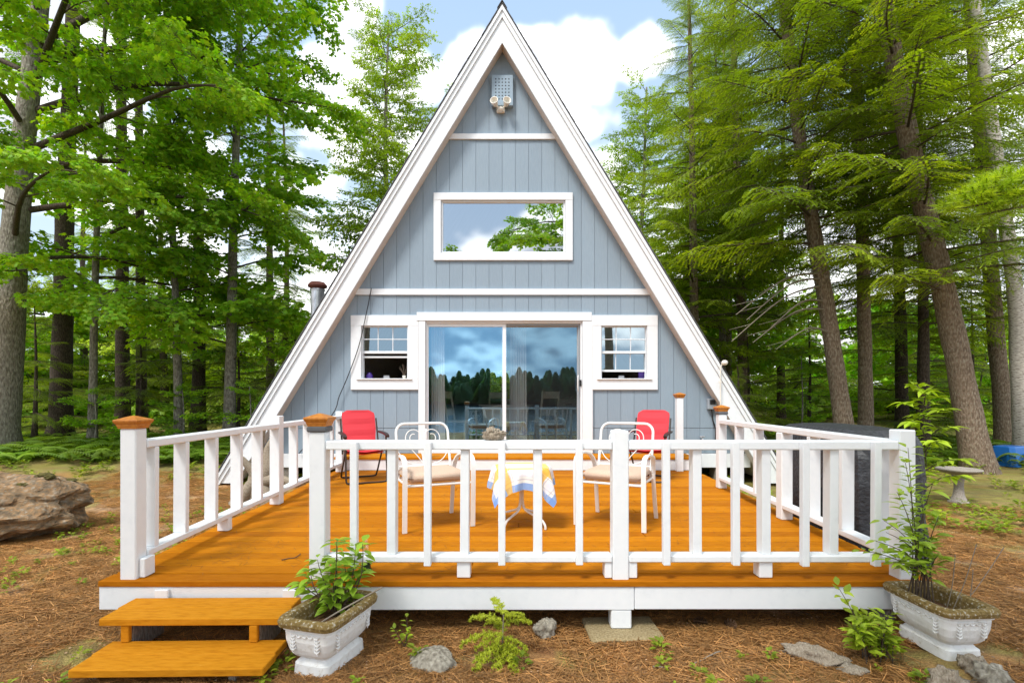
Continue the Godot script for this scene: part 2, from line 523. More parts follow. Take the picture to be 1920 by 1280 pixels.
func make_view() -> void:
	var cam := Camera3D.new()
	cam.name = "camera"
	cam.projection = Camera3D.PROJECTION_FRUSTUM
	cam.near = 0.05
	cam.far = 900.0
	cam.size = 0.05 * 1280.0 / FOCAL
	cam.frustum_offset = Vector2(0.0, 0.05 * (HORIZON - 640.0) / FOCAL)
	cam.position = Vector3(0, EYE, 0)
	add_child(cam)
	cam.current = true
	var e := Environment.new()
	e.background_mode = Environment.BG_SKY
	e.sky = make_sky()
	e.background_energy_multiplier = 1.3
	e.tonemap_mode = Environment.TONE_MAPPER_LINEAR
	e.tonemap_exposure = 2.0
	e.sdfgi_enabled = true
	e.ssao_enabled = true
	e.ssil_enabled = true
	var w := WorldEnvironment.new()
	w.name = "environment"
	w.environment = e
	add_child(w)
	var sun := DirectionalLight3D.new()
	sun.name = "sun"
	sun.light_color = Color(1.0, 0.985, 0.96)
	sun.light_energy = 0.6
	sun.light_angular_distance = 14.0
	sun.shadow_enabled = true
	add_child(sun)
	sun.look_at_from_position(Vector3(-3.2, 8.0, 4.6), Vector3.ZERO, Vector3.UP)

# ------------------------------------------------------------------ ground and water
var gnoise := FastNoiseLite.new()
var gnoise2 := FastNoiseLite.new()

func gh(x: float, z: float) -> float:
	var d := -z
	var h := 0.0
	h += 0.30 * smoothstep(6.0, 11.0, d) * smoothstep(-2.5, -6.0, x)
	h += 0.055 * smoothstep(1.9, 2.5, x) * smoothstep(9.0, 4.0, d)
	h += 0.22 * smoothstep(6.0, 11.0, d) * smoothstep(2.5, 6.0, x)
	h += 0.6 * smoothstep(14.0, 34.0, d)
	h -= 2.6 * smoothstep(4.0, 16.0, z)
	var k := 1.0
	if absf(x - XC) < 5.0 and d > 2.95 and d < 17.0:
		k = 0.35
	h += k * (0.035 * gnoise.get_noise_2d(x * 0.9, z * 0.9) + 0.018 * gnoise.get_noise_2d(x * 4.0, z * 4.0 + 30.0))
	h += 0.008 * gnoise.get_noise_2d(x * 15.0, z * 15.0)
	return h

func axis(lo: float, a: float, b: float, hi: float, step: float) -> PackedFloat32Array:
	var out := PackedFloat32Array()
	var left := []
	var x := a
	var s := step
	while x > lo:
		s *= 1.18
		x -= s
		left.append(maxf(x, lo))
	left.reverse()
	for q in left:
		out.append(q)
	x = a
	while x < b:
		out.append(x)
		x += step
	out.append(b)
	x = b
	s = step
	while x < hi:
		s *= 1.18
		x += s
		out.append(minf(x, hi))
	return out

# what covers the ground: needles, moss, bare sand, green mat
func cover_at(x: float, z: float) -> Color:
	var d := -z
	var a := gnoise.get_noise_2d(x * 1.4 + 50.0, z * 1.4)
	var b := gnoise2.get_noise_2d(x * 3.0, z * 3.0 + 11.0)
	var f := gnoise2.get_noise_2d(x * 22.0, z * 22.0)
	var col := Color(0.43, 0.225, 0.08).lerp(Color(0.52, 0.325, 0.15), smoothstep(-0.2, 0.35, b))
	col = col.lerp(Color(0.17, 0.07, 0.025), smoothstep(0.1, 0.4, gnoise2.get_noise_2d(x * 6.0 + 9.0, z * 6.0)) * 0.7)
	# pale sandy patches
	var sand: float = smoothstep(0.30, 0.08, Vector2((x - 1.05) / 1.5, d - 2.62).length() + 0.22 * b)
	sand = maxf(sand, smoothstep(0.9, 0.3, Vector2((x - 4.2) / 1.9, (d - 4.0) / 1.0).length() + 0.5 * b))
	sand = maxf(sand, 0.8 * smoothstep(1.0, 0.2, Vector2((x + 5.4) / 2.2, (d - 6.8) / 1.3).length() + 0.5 * a))
	sand = maxf(sand, 0.55 * smoothstep(0.15, 0.4, a))
	col = col.lerp(Color(0.44, 0.29, 0.17), clampf(sand, 0.0, 1.0) * 0.85)
	# yellow-green moss
	var moss: float = smoothstep(-0.02, 0.22, b - 0.25 * a) * 0.75 * smoothstep(2.2, 2.9, d + absf(x) * 0.3)
	moss = maxf(moss, smoothstep(7.3, 9.0, d + 1.6 * a) * smoothstep(-1.5, -3.5, x))
	moss = maxf(moss, smoothstep(5.2, 6.6, d + 1.2 * a) * smoothstep(2.6, 3.6, x))
	moss = clampf(moss * (0.75 + 0.6 * f), 0.0, 1.0)
	col = col.lerp(Color(0.21, 0.25, 0.03).lerp(Color(0.11, 0.16, 0.022), smoothstep(-0.2, 0.3, gnoise2.get_noise_2d(x * 9.0, z * 9.0))), moss * 0.8)
	return col * (1.1 + 0.7 * f)

func make_ground() -> void:
	gnoise.seed = 5
	gnoise.frequency = 0.6
	gnoise.fractal_octaves = 3
	gnoise2.seed = 8
	gnoise2.frequency = 0.5
	gnoise2.fractal_octaves = 4
	var X := axis(-260.0, -6.5, 6.5, 260.0, 0.06)
	var Z := axis(-260.0, -8.0, -2.2, 60.0, 0.055)
	var nx := X.size()
	var nzz := Z.size()
	var v := PackedVector3Array()
	var n := PackedVector3Array()
	var c := PackedColorArray()
	v.resize(nx * nzz); n.resize(nx * nzz); c.resize(nx * nzz)
	for j in nzz:
		for i in nx:
			var k := j * nx + i
			v[k] = Vector3(X[i], gh(X[i], Z[j]), Z[j])
			c[k] = cover_at(X[i], Z[j])
	for j in nzz:
		for i in nx:
			var a := v[j * nx + mini(i + 1, nx - 1)] - v[j * nx + maxi(i - 1, 0)]
			var b := v[mini(j + 1, nzz - 1) * nx + i] - v[maxi(j - 1, 0) * nx + i]
			n[j * nx + i] = b.cross(a).normalized()
	var ix := PackedInt32Array()
	for j in nzz - 1:
		for i in nx - 1:
			var k := j * nx + i
			for q in [k, k + 1, k + nx + 1, k, k + nx + 1, k + nx]:
				ix.append(q)
	var ar := []
	ar.resize(Mesh.ARRAY_MAX)
	ar[Mesh.ARRAY_VERTEX] = v
	ar[Mesh.ARRAY_NORMAL] = n
	ar[Mesh.ARRAY_COLOR] = c
	ar[Mesh.ARRAY_INDEX] = ix
	var m := ArrayMesh.new()
	m.add_surface_from_arrays(Mesh.PRIMITIVE_TRIANGLES, ar)
	var mat := surf(40, [[0.0, Color(0.74, 0.72, 0.70)], [0.5, Color(0.95, 0.94, 0.93)], [1.0, Color(1.0, 1.0, 1.0)]], Vector3(2.2, 2.2, 2.2), 0.95, 1.4, 0.05, 6)
	mat.vertex_color_use_as_albedo = true
	top("ground", m, mat, Transform3D(), "brown forest floor of pine needles, sand and moss", "ground", "", "structure")

func make_lake() -> void:
	var b := MB.new()
	b.quad(Vector3(-400, -1.05, 6), Vector3(-400, -1.05, 190), Vector3(400, -1.05, 190), Vector3(400, -1.05, 6))
	var w := surf(41, [[0.0, lin(0.012, 0.03, 0.045)], [1.0, lin(0.02, 0.045, 0.06)]], Vector3(0.15, 0.15, 0.15), 0.06, 0.0)
	w.normal_enabled = true
	var t := noise_tex(77, 0.03, 4, [])
	t.as_normal_map = true
	t.bump_strength = 2.0
	w.normal_texture = t
	w.normal_scale = 0.4
	top("lake_water", b.mesh(), w, Transform3D(), "open lake in front of the cabin, mirrored in the glass", "lake", "", "structure")
	# far shore
	var hb := MB.new()
	var rng := RandomNumberGenerator.new()
	rng.seed = 4
	for i in 60:
		var x0 := -360.0 + i * 12.0
		var x1 := x0 + 12.0
		var y0 := 2.2 + 1.6 * gnoise.get_noise_2d(x0 * 0.03, 3.0)
		var y1 := 2.2 + 1.6 * gnoise.get_noise_2d(x1 * 0.03, 3.0)
		hb.quad(Vector3(x0, -1.4, 146), Vector3(x0, y0, 172), Vector3(x1, y1, 172), Vector3(x1, -1.4, 146))
		hb.quad(Vector3(x0, y0, 172), Vector3(x0, y0 * 2.0, 260), Vector3(x1, y1 * 2.0, 260), Vector3(x1, y1, 172))
	top("far_shore_hill", hb.mesh(), plain(0.05, 0.05, 0.02, 0.95), Transform3D(), "low wooded shore across the lake, mirrored in the glass", "shore", "", "structure")
	var tb := MB.new()
	for k in 26:
		var y := 0.8 + k * 0.34
		var r := 2.1 * (1.0 - k / 27.0) + 0.25
		for s in 16:
			var a := TAU * (s + rng.randf()) / 16.0
			var d := Vector3(cos(a), 0, sin(a))
			var side := Vector3(-sin(a), 0, cos(a))
			tb.col = Color(0.11, 0.20, 0.05) * rng.randf_range(0.6, 1.4)
			tb.tri(Vector3(0, y + 0.5, 0) + side * 0.2, Vector3(0, y, 0) - side * 0.3 + d * r * 0.3, d * r * rng.randf_range(0.7, 1.15) + Vector3(0, y - 0.5, 0))
	var xs := []
	var cs := []
	for i in 1900:
		var z := rng.randf_range(147.0, 190.0)
		var x := rng.randf_range(-330.0, 330.0)
		var s := rng.randf_range(0.6, 1.15)
		xs.append(Transform3D(Basis(Vector3.UP, rng.randf() * TAU).scaled(Vector3(s * 2.3, s * rng.randf_range(0.55, 0.95), s * 2.3)), Vector3(x, -0.9 + (z - 147.0) * 0.12, z)))
		cs.append(Color(1, 1, 1) * rng.randf_range(0.7, 1.3))
	var o := scatter(self, "far_shore_woods", tb.mesh(), M.needle, xs, cs)
	tag(o, "distant dark wood along the far lake shore", "woods", "", "stuff")

func scatter(parent: Node3D, called: String, mesh: Mesh, mat: Material, xs: Array, cs: Array) -> MultiMeshInstance3D:
	var mm := MultiMesh.new()
	mm.transform_format = MultiMesh.TRANSFORM_3D
	mm.use_colors = cs.size() > 0
	mm.mesh = mesh
	mm.instance_count = xs.size()
	for i in xs.size():
		mm.set_instance_transform(i, xs[i])
		if cs.size():
			mm.set_instance_color(i, cs[i])
	var o := MultiMeshInstance3D.new()
	o.multimesh = mm
	o.material_override = mat
	if parent == self:
		o.name = numbered(called)
		add_child(o)
	else:
		o.name = called
		parent.add_child(o, true)
	return o

# ------------------------------------------------------------------ cabin
func rect(x0: float, x1: float, y0: float, y1: float) -> PackedVector2Array:
	return PackedVector2Array([Vector2(x0, y0), Vector2(x1, y0), Vector2(x1, y1), Vector2(x0, y1)])

func ext(poly: PackedVector2Array, d0: float, d1: float) -> ArrayMesh:
	var b := MB.new()
	b.extrude(poly, -d1, -d0)
	return b.mesh()

# frame of four boards round an opening
func casing(parent: Node3D, called: String, mat: Material, x0: float, x1: float, y0: float, y1: float, w: float, d0: float, d1: float) -> void:
	pbox(parent, called, mat, x0 - w, x1 + w, y1, y1 + w, d0, d1)
	pbox(parent, called, mat, x0 - w, x1 + w, y0 - w, y0, d0, d1)
	pbox(parent, called, mat, x0 - w, x0, y0, y1, d0 + 0.002, d1)
	pbox(parent, called, mat, x1, x1 + w, y0, y1, d0 + 0.002, d1)

func pane(parent: Node3D, mat: Material, x0: float, x1: float, y0: float, y1: float, d: float, called := "pane") -> MeshInstance3D:
	var b := MB.new()
	b.quad(Vector3(x0, y0, -d), Vector3(x1, y0, -d), Vector3(x1, y1, -d), Vector3(x0, y1, -d))
	return put(parent, called, b.mesh(), mat)

func make_cabin() -> void:
	var cab := thing("a_frame_cabin", "blue-grey A-frame cabin with white rake boards and sliding glass door", "cabin", Vector3(XC, 0, -DW))
	var apex := 6.82
	var floor_y := 0.515
	# openings in the front wall
	var hi := [wallx(827), wallx(1060), wally(475), wally(376)]
	var wl := [wallx(678), wallx(765), wally(711), wally(611)]
	var wr := [wallx(1127), wallx(1213), wally(711), wally(611)]
	var dr := [wallx(798), wallx(1092), floor_y, wally(602)]
	var holes := [rect(hi[0], hi[1], hi[2], hi[3]), rect(wl[0], wl[1], wl[2], wl[3]), rect(wr[0], wr[1], wr[2], wr[3]), rect(dr[0], dr[1], dr[2] - 0.5, dr[3])]
	var gable := PackedVector2Array([Vector2(XC, apex), Vector2(XC - (apex - 0.4) * SLOPE, 0.4), Vector2(XC + (apex - 0.4) * SLOPE, 0.4)])
	# siding: upright boards in four tiers
	var tiers := [[floor_y, 0.905], [0.913, wally(553)], [wally(542), wally(262)], [wally(252), 7.0]]
	var start := wallx(941.6)
	var rng := RandomNumberGenerator.new()
	rng.seed = 3
	var sheath := MB.new()
	var wall := Node3D.new()
	wall.name = "front_wall"
	cab.add_child(wall)
	for tier in tiers:
		for k in range(-22, 22):
			var x0 := start + k * 0.2075
			for pass_ in 2:
				var g := 0.0024 if pass_ == 0 else 0.0
				var polys := Geometry2D.intersect_polygons(rect(x0 + g, x0 + 0.2075 - g, tier[0], tier[1]), gable)
				for h in holes:
					var next := []
					for p in polys:
						for q in Geometry2D.clip_polygons(p, h):
							next.append(q)
					polys.assign(next)
				for p in polys:
					if pass_ == 1:
						sheath.extrude(p, -DW - 0.03, -DW - 0.012)
					elif p.size() >= 3:
						put(wall, "siding_board", ext(p, DW - rng.randf() * 0.0015, DW + 0.012), [M.siding, M.siding2, M.siding3][k % 3 if k % 5 else (k * 7) % 3])
	put(wall, "sheathing", sheath.mesh(), M.siding)
	# inner lining of the front wall
	var lining := MB.new()
	var polys: Array = [gable]
	var strips := []
	for k in 60:
		strips.append(rect(-4.6 + k * 0.15, -4.45 + k * 0.15, 0.4, 7.0))
	for s in strips:
		var ps := Geometry2D.intersect_polygons(s, gable)
		for h in holes:
			var next := []
			for p in ps:
				for q in Geometry2D.clip_polygons(p, h):
					next.append(q)
			ps.assign(next)
		for p in ps:
			lining.extrude(p, -DW - 0.11, -DW - 0.032)
	put(wall, "lining", lining.mesh(), M.panel)
	# white bands across the wall
	var band := func(ya: float, yb: float) -> void:
		var wa := (apex - ya) * SLOPE + 0.02
		var wb := (apex - yb) * SLOPE + 0.02
		put(cab, "trim_band", ext(PackedVector2Array([Vector2(XC - wa, ya), Vector2(XC + wa, ya), Vector2(XC + wb, yb), Vector2(XC - wb, yb)]), DW - 0.03, DW - 0.002), M.white)
	band.call(wally(553), wally(542))
	band.call(wally(262), wally(252))
	# roof
	for s in [-1.0, 1.0]:
		var roof := Node3D.new()
		roof.name = "roof"
		cab.add_child(roof, true)
		var line := func(y0: float, y1: float, low: float) -> PackedVector2Array:
			return PackedVector2Array([Vector2(XC, y0), Vector2(XC, y1), Vector2(XC + s * (y1 - low) * SLOPE, low), Vector2(XC + s * (y0 - low) * SLOPE, low)])
		put(roof, "soffit", ext(line.call(6.82, 7.36, 0.12), DR + 0.03, DW - 0.001), M.soffit)
		put(roof, "roof_slab", ext(line.call(6.82, 7.36, 0.12), DW, 16.6), M.panel)
		# rake boards, wide one inside, two narrow ones stepping out
		put(roof, "rake_board", ext(line.call(6.81, 7.18, 0.08), DR, DR + 0.03), M.white)
		put(roof, "rake_board", ext(line.call(7.185, 7.285, 0.06), DR - 0.022, DR + 0.03), M.white)
		put(roof, "rake_board", ext(line.call(7.29, 7.365, 0.05), DR - 0.042, DR + 0.03), M.white)
		# shingle courses
		var along := Vector3(s * SLOPE, -1, 0).normalized()
		var outn := Vector3(s, SLOPE, 0).normalized()
		var total := (7.37 - 0.05) * sqrt(1.0 + SLOPE * SLOPE)
		var courses := int(total / 0.14)
		var sm := bm(Vector3(0.17, 0.012, 8.9), 0.002)
		for k in courses:
			var tilt := 0.03
			var ax := (along + outn * tilt).normalized()
			var ay := outn - ax * outn.dot(ax)
			ay = ay.normalized()
			var o := Vector3(XC, 7.37, 0) + along * (0.075 + k * 0.14) + outn * 0.012
			var xf := Transform3D(Basis(ax, ay, ax.cross(ay)), Vector3(o.x, o.y, -(DR - 0.055 + 4.45 + rng.randf() * 0.006)))
			put(roof, "shingle_course", sm, M.shingle, xf)
	var ridge := MB.new()
	ridge.extrude(PackedVector2Array([Vector2(XC - 0.07, 7.30), Vector2(XC, 7.415), Vector2(XC + 0.07, 7.30), Vector2(XC + 0.075, 7.305), Vector2(XC, 7.43), Vector2(XC - 0.075, 7.305)]), -16.6, -(DR - 0.06))
	put(cab, "ridge_cap", ridge.mesh(), M.shingle)
	# back wall, floors
	var bw := MB.new()
	var back_hole := rect(-0.7, 0.15, 1.35, 2.25)
	for k in 40:
		var ps := Geometry2D.intersect_polygons(rect(-4.4 + k * 0.22, -4.18 + k * 0.22, 0.3, 7.0), gable)
		for p in ps:
			for q in Geometry2D.clip_polygons(p, back_hole):
				bw.extrude(q, -16.5, -16.38)
	put(cab, "back_wall", bw.mesh(), M.panel)
	casing(cab, "back_window_casing", M.white, -0.7, 0.15, 1.35, 2.25, 0.07, 16.33, 16.38)
	pbox(cab, "back_window_bar", M.white, -0.29, -0.26, 1.35, 2.25, 16.40, 16.43)
	pbox(cab, "floor", M.innerfloor, XC - 3.75, XC + 3.75, 0.36, 0.505, DW + 0.03, 16.4)
	pbox(cab, "loft_floor", M.panel, XC - 2.27, XC + 2.27, 3.02, 3.09, DW + 0.12, 16.36)
	# sill skirt and piers under the wall
	pbox(cab, "sill_skirt", M.white, XC - 3.9, XC + 3.9, 0.29, 0.508, DW - 0.012, DW + 0.028)
	for k in 6:
		var x := -3.6 + k * 1.38
		pbox(cab, "pier", M.greywood, x - 0.1, x + 0.1, -0.1, 0.29, DW + 0.02, DW + 0.25, 0.01)
	# door sill ledge in front of the wall
	pbox(cab, "ledge_board", M.deck, -2.62, 2.72, 0.478, 0.513, 7.52, 7.78)
	pbox(cab, "ledge_board", M.deck, -2.62, 2.72, 0.477, 0.512, 7.786, DW - 0.014)
	pbox(cab, "ledge_riser", M.white, -2.60, 2.70, 0.318, 0.477, 7.535, 7.565)
	# upper window
	var win := Node3D.new()
	win.name = "upper_window"
	cab.add_child(win)
	casing(win, "casing", M.white, hi[0], hi[1], hi[2], hi[3], 0.115, DW - 0.035, DW - 0.001)
	casing(win, "stop", M.white, hi[0] + 0.028, hi[1] - 0.028, hi[2] + 0.028, hi[3] - 0.028, 0.028, DW + 0.0, DW + 0.05)
	pane(win, M.pane_high, hi[0] + 0.025, hi[1] - 0.025, hi[2] + 0.025, hi[3] - 0.025, DW + 0.03)
	# side windows
	for side in 2:
		var q: Array = wl if side == 0 else wr
		var sw := Node3D.new()
		sw.name = "side_window"
		cab.add_child(sw, true)
		casing(sw, "casing", M.white, q[0], q[1], q[2], q[3], 0.165, DW - 0.035, DW - 0.001)
		casing(sw, "jamb", M.white, q[0] + 0.015, q[1] - 0.015, q[2] + 0.015, q[3] - 0.015, 0.014, DW, DW + 0.1)
		pbox(sw, "stool", M.white, q[0] - 0.07, q[1] + 0.07, q[2] - 0.005, q[2] + 0.012, DW - 0.06, DW + 0.02)
		var x0: float = q[0] + 0.016
		var x1: float = q[1] - 0.016
		var ymid := wally(660.0)
		var ylow := wally(664.0 if side == 0 else 690.0)
		# upper sash
		pbox(sw, "sash_rail", M.white, x0, x1, ymid - 0.02, ymid + 0.02, DW + 0.03, DW + 0.055)
		for k in 2:
			var x: float = lerpf(x0, x1, (k + 1) / 3.0)
			pbox(sw, "muntin", M.white, x - 0.006, x + 0.006, ymid + 0.02, q[3] - 0.016, DW + 0.034, DW + 0.048, 0.001)
		var yc: float = (ymid + q[3]) / 2.0
		pbox(sw, "muntin", M.white, x0, x1, yc - 0.006, yc + 0.006, DW + 0.033, DW + 0.049, 0.001)
		pane(sw, M.pane_small, x0, x1, ymid, q[3] - 0.015, DW + 0.042)
		# lower sash, raised a little
		pbox(sw, "sash_rail", M.white, x0, x1, ylow - 0.055, ylow - 0.022, DW + 0.06, DW + 0.085)
		if side == 1:
			pane(sw, M.pane_small, x0, x1, ylow - 0.03, ymid + 0.02, DW + 0.073)
			for k in 2:
				var x: float = lerpf(x0, x1, (k + 1) / 3.0)
				pbox(sw, "muntin", M.white, x - 0.006, x + 0.006, ylow - 0.022, ymid, DW + 0.066, DW + 0.08, 0.001)
		pbox(sw, "inner_sill", M.white, q[0] - 0.02, q[1] + 0.02, q[2] - 0.035, q[2] - 0.006, DW + 0.09, DW + 0.3)
	# sliding door
	var door := Node3D.new()
	door.name = "sliding_door"
	cab.add_child(door)
	pbox(door, "head_casing", M.white, wallx(782), wallx(1109), dr[3] + 0.0, dr[3] + 0.135, DW - 0.045, DW - 0.001)
	pbox(door, "side_casing", M.white, wallx(785), dr[0], floor_y, dr[3] - 0.002, DW - 0.038, DW - 0.0015)
	pbox(door, "side_casing", M.white, dr[1], wallx(1111), floor_y, dr[3] - 0.002, DW - 0.038, DW - 0.0015)
	pbox(door, "frame_head", M.white, dr[0], dr[1], dr[3] - 0.035, dr[3], DW, DW + 0.12)
	pbox(door, "threshold", M.white, dr[0], dr[1], floor_y, floor_y + 0.03, DW - 0.03, DW + 0.12)
	pbox(door, "frame_jamb", M.white, dr[0], dr[0] + 0.02, floor_y + 0.03, dr[3] - 0.035, DW, DW + 0.12)
	pbox(door, "frame_jamb", M.white, dr[1] - 0.03, dr[1], floor_y + 0.03, dr[3] - 0.035, DW, DW + 0.12)
	var dy0 := floor_y + 0.03
	var dy1: float = dr[3] - 0.035
	for leaf in 2:
		var a: float = wallx(799.5 if leaf == 0 else 941.0)
		var b: float = wallx(949.0 if leaf == 0 else 1090.0)
		var d := DW + 0.02 + 0.05 * leaf
		var sl := 0.035
		var pn := Node3D.new()
		pn.name = "door_leaf"
		door.add_child(pn, true)
		pbox(pn, "stile", M.white, a, a + sl * 0.8, dy0, dy1, d, d + 0.035)
		pbox(pn, "stile", M.white, b - sl * 1.6, b, dy0, dy1, d, d + 0.035)
		pbox(pn, "rail", M.white, a + sl * 0.8, b - sl * 1.6, dy1 - 0.05, dy1, d + 0.001, d + 0.034)
		pbox(pn, "rail", M.white, a + sl * 0.8, b - sl * 1.6, dy0, dy0 + 0.09, d + 0.001, d + 0.034)
		pane(pn, M.pane_door, a + 0.01, b - 0.01, dy0 + 0.05, dy1 - 0.03, d + 0.02)
		if leaf == 1:
			var scr := pane(pn, M.screen, a + 0.075, b - 0.02, dy0 + 0.04, dy1 - 0.02, DW + 0.035, "insect_screen")
			pbox(pn, "screen_edge", M.greybox, b - 0.045, b - 0.02, dy0, dy1, DW + 0.03, DW + 0.05)
			pbox(pn, "screen_edge", M.greybox, a + 0.075, b - 0.045, dy1 - 0.03, dy1, DW + 0.03, DW + 0.05)
			var hp := px(1087, 718, DW)
			var hb := MB.new()
			hb.tube(smooth([Vector3(-0.02, -0.12, 0), Vector3(-0.03, -0.1, 0.035), Vector3(-0.035, 0, 0.045), Vector3(-0.03, 0.1, 0.035), Vector3(-0.02, 0.12, 0)], 5), _rep(21, 0.008), 8)
			put(pn, "handle", hb.mesh(), M.metalwhite, Transform3D(Basis(), Vector3(hp.x, hp.y, -DW + 0.0)))
			put(pn, "latch", bm(Vector3(0.035, 0.10, 0.02), 0.012), M.black, Transform3D(Basis(), Vector3(hp.x + 0.01, hp.y, -DW + 0.008)))
	# stove pipe through the roof
	var ch := Node3D.new()
	ch.name = "stove_pipe"
	cab.add_child(ch)
	var pb := MB.new()
	pb.lathe([Vector2(0.125, 1.2), Vector2(0.125, 3.38), Vector2(0.135, 3.39), Vector2(0.135, 3.42), Vector2(0.11, 3.43)], 28)
	put(ch, "pipe", pb.mesh(), M.steel, Transform3D(Basis(), Vector3(-3.65, 0, -9.6)))
	var pc := MB.new()
	pc.lathe([Vector2(0.10, 3.40), Vector2(0.12, 3.44), Vector2(0.17, 3.455), Vector2(0.175, 3.49), Vector2(0.13, 3.545), Vector2(0.0, 3.56)], 28)
	put(ch, "pipe_cap", pc.mesh(), M.rust, Transform3D(Basis(), Vector3(-3.65, 0, -9.6)))

func _rep(k: int, v: float) -> Array:
	var a := []
	for i in k:
		a.append(v)
	return a

func make_wall_fittings() -> void:
	# perforated box under the ridge
	var a := px(922, 146, DW)
	var b := px(962, 203, DW)
	var vent := thing("gable_vent_box", "pale blue box with rows of round holes under the gable peak", "vent box", Vector3((a.x + b.x) / 2, b.y, -DW + 0.0))
	var w := b.x - a.x
	var h := a.y - b.y
	hang(vent, "case", bm(Vector3(w, h, 0.075), 0.004), M.ventblue, Transform3D(Basis(), Vector3(0, h / 2, 0.041)))
	var dot := MB.new()
	dot.lathe([Vector2(0.0105, -0.001), Vector2(0.0105, 0.0012), Vector2(0.0, 0.0012)], 12)
	var dm := dot.mesh()
	for r in 7:
		for c in 5:
			hang(vent, "hole", dm, M.black, Transform3D(Basis(Vector3.RIGHT, PI / 2), Vector3((c - 2) * 0.051, h - 0.065 - r * 0.052, 0.0795)))
	# two-headed floodlight below it
	var p := px(939, 204, DW)
	var fl := thing("floodlight", "white floodlight fitting with two lamp heads under the vent box", "floodlight", Vector3(p.x, p.y, -DW + 0.003))
	hang(fl, "base", bm(Vector3(0.13, 0.1, 0.05), 0.02), M.ivory, Transform3D(Basis(), Vector3(0, -0.03, 0.025)))
	var hd := MB.new()
	hd.lathe([Vector2(0.0, -0.04), Vector2(0.03, -0.035), Vector2(0.042, 0.0), Vector2(0.062, 0.07), Vector2(0.064, 0.08), Vector2(0.052, 0.078), Vector2(0.036, 0.03), Vector2(0.0, 0.02)], 20)
	var hm := hd.mesh()
	for s in [-1.0, 1.0]:
		hang(fl, "lamp_head", hm, M.ivory, Transform3D(Basis(Vector3.BACK, -s * 0.75) * Basis(Vector3.RIGHT, 1.25), Vector3(s * 0.085, 0.02, 0.10)))
		hang(fl, "knuckle", tubem([Vector3(s * 0.03, -0.02, 0.04), Vector3(s * 0.08, 0.015, 0.085)], 0.016), M.ivory)
	var mb := MB.new()
	mb.lump(Vector3(0.10, 0.08, 0.1), 3, 0.05, 1.0, 16)
	hang(fl, "sensor", mb.mesh(), M.ivory, Transform3D(Basis(), Vector3(0, -0.06, 0.085)))
	# meter box with its cable
	p = px(1333, 757, DW)
	var mt := thing("outlet_box", "small grey electric box on the blue wall beside the rake board", "electric box", Vector3(p.x, p.y, -DW + 0.003))
	hang(mt, "case", bm(Vector3(0.14, 0.17, 0.07), 0.008), M.greybox, Transform3D(Basis(), Vector3(0, 0, 0.036)))
	hang(mt, "face", bm(Vector3(0.085, 0.07, 0.012), 0.003), M.black, Transform3D(Basis(), Vector3(0, 0.03, 0.077)))
	hang(mt, "cable", tubem(smooth([Vector3(0.0, -0.085, 0.03), Vector3(0.02, -0.25, 0.03), Vector3(0.06, -0.4, 0.03), Vector3(0.055, -0.7, 0.03)], 6), 0.011), M.cable)
	# spigot
	p = px(1314, 822, DW)
	var sp := thing("water_spigot", "small chrome garden tap on the blue wall above the ledge", "tap", Vector3(p.x, p.y, -DW + 0.002))
	hang(sp, "spout", tubem(smooth([Vector3(0, 0, 0), Vector3(0, 0, 0.06), Vector3(0, -0.01, 0.1), Vector3(0, -0.06, 0.115)], 5), 0.013), M.steel)
	hang(sp, "wheel", tubem([Vector3(-0.04, 0.035, 0.06), Vector3(0.04, 0.035, 0.06)], 0.011), M.steel)
	hang(sp, "stem", tubem([Vector3(0, 0, 0.06), Vector3(0, 0.035, 0.06)], 0.008), M.steel)
	# loose cable down the wall
	var pts := smooth([px(696, 540, DW - 0.06), px(686, 590, DW - 0.06), px(672, 650, DW - 0.06), px(652, 705, DW - 0.06), px(636, 742, DW - 0.06), px(622, 778, DW - 0.06), px(560, 850, DW - 0.05)], 6)
	top("hanging_cable", tubem(pts, 0.007, 6), M.cable, Transform3D(), "thin dark cable slanting down the blue wall across the side window", "cable")
	# shower pipe on the rake
	var s0 := px(1351, 768, DR - 0.07)
	var sh := thing("shower_pipe", "thin white pipe with a round white head standing against the rake board", "shower pipe", Vector3(s0.x, s0.y - 0.3, -DR + 0.075))
	hang(sh, "pipe", tubem(smooth([Vector3(0.0, 0, 0), Vector3(0.0, 0.5, 0), Vector3(0.0, 0.9, 0.0), Vector3(0.03, 1.0, 0.02)], 5), 0.009), M.ivory)
	var kb := MB.new()
	kb.lump(Vector3(0.095, 0.08, 0.095), 5, 0.03, 1.0, 16)
	hang(sh, "head", kb.mesh(), M.ivory, Transform3D(Basis(), Vector3(0.055, 1.01, 0.02)))
	hang(sh, "clip", bm(Vector3(0.035, 0.03, 0.04), 0.004), M.ivory, Transform3D(Basis(), Vector3(0.0, 0.72, -0.015)))

# ------------------------------------------------------------------ deck
const D0 := 3.02
const D1 := 7.53

func edge(side: float, d: float) -> float:   # outline of the deck, a little wider at the cabin
	var t := (d - D0) / (D1 - D0)
	return lerpf(-2.42, -2.60, t) if side < 0 else lerpf(2.46, 2.70, t)

func railx(side: float, d: float) -> float:
	var t := (d - 3.07) / (D1 - 3.07)
	return lerpf(-2.27, -2.50, t) if side < 0 else lerpf(2.34, 2.56, t)

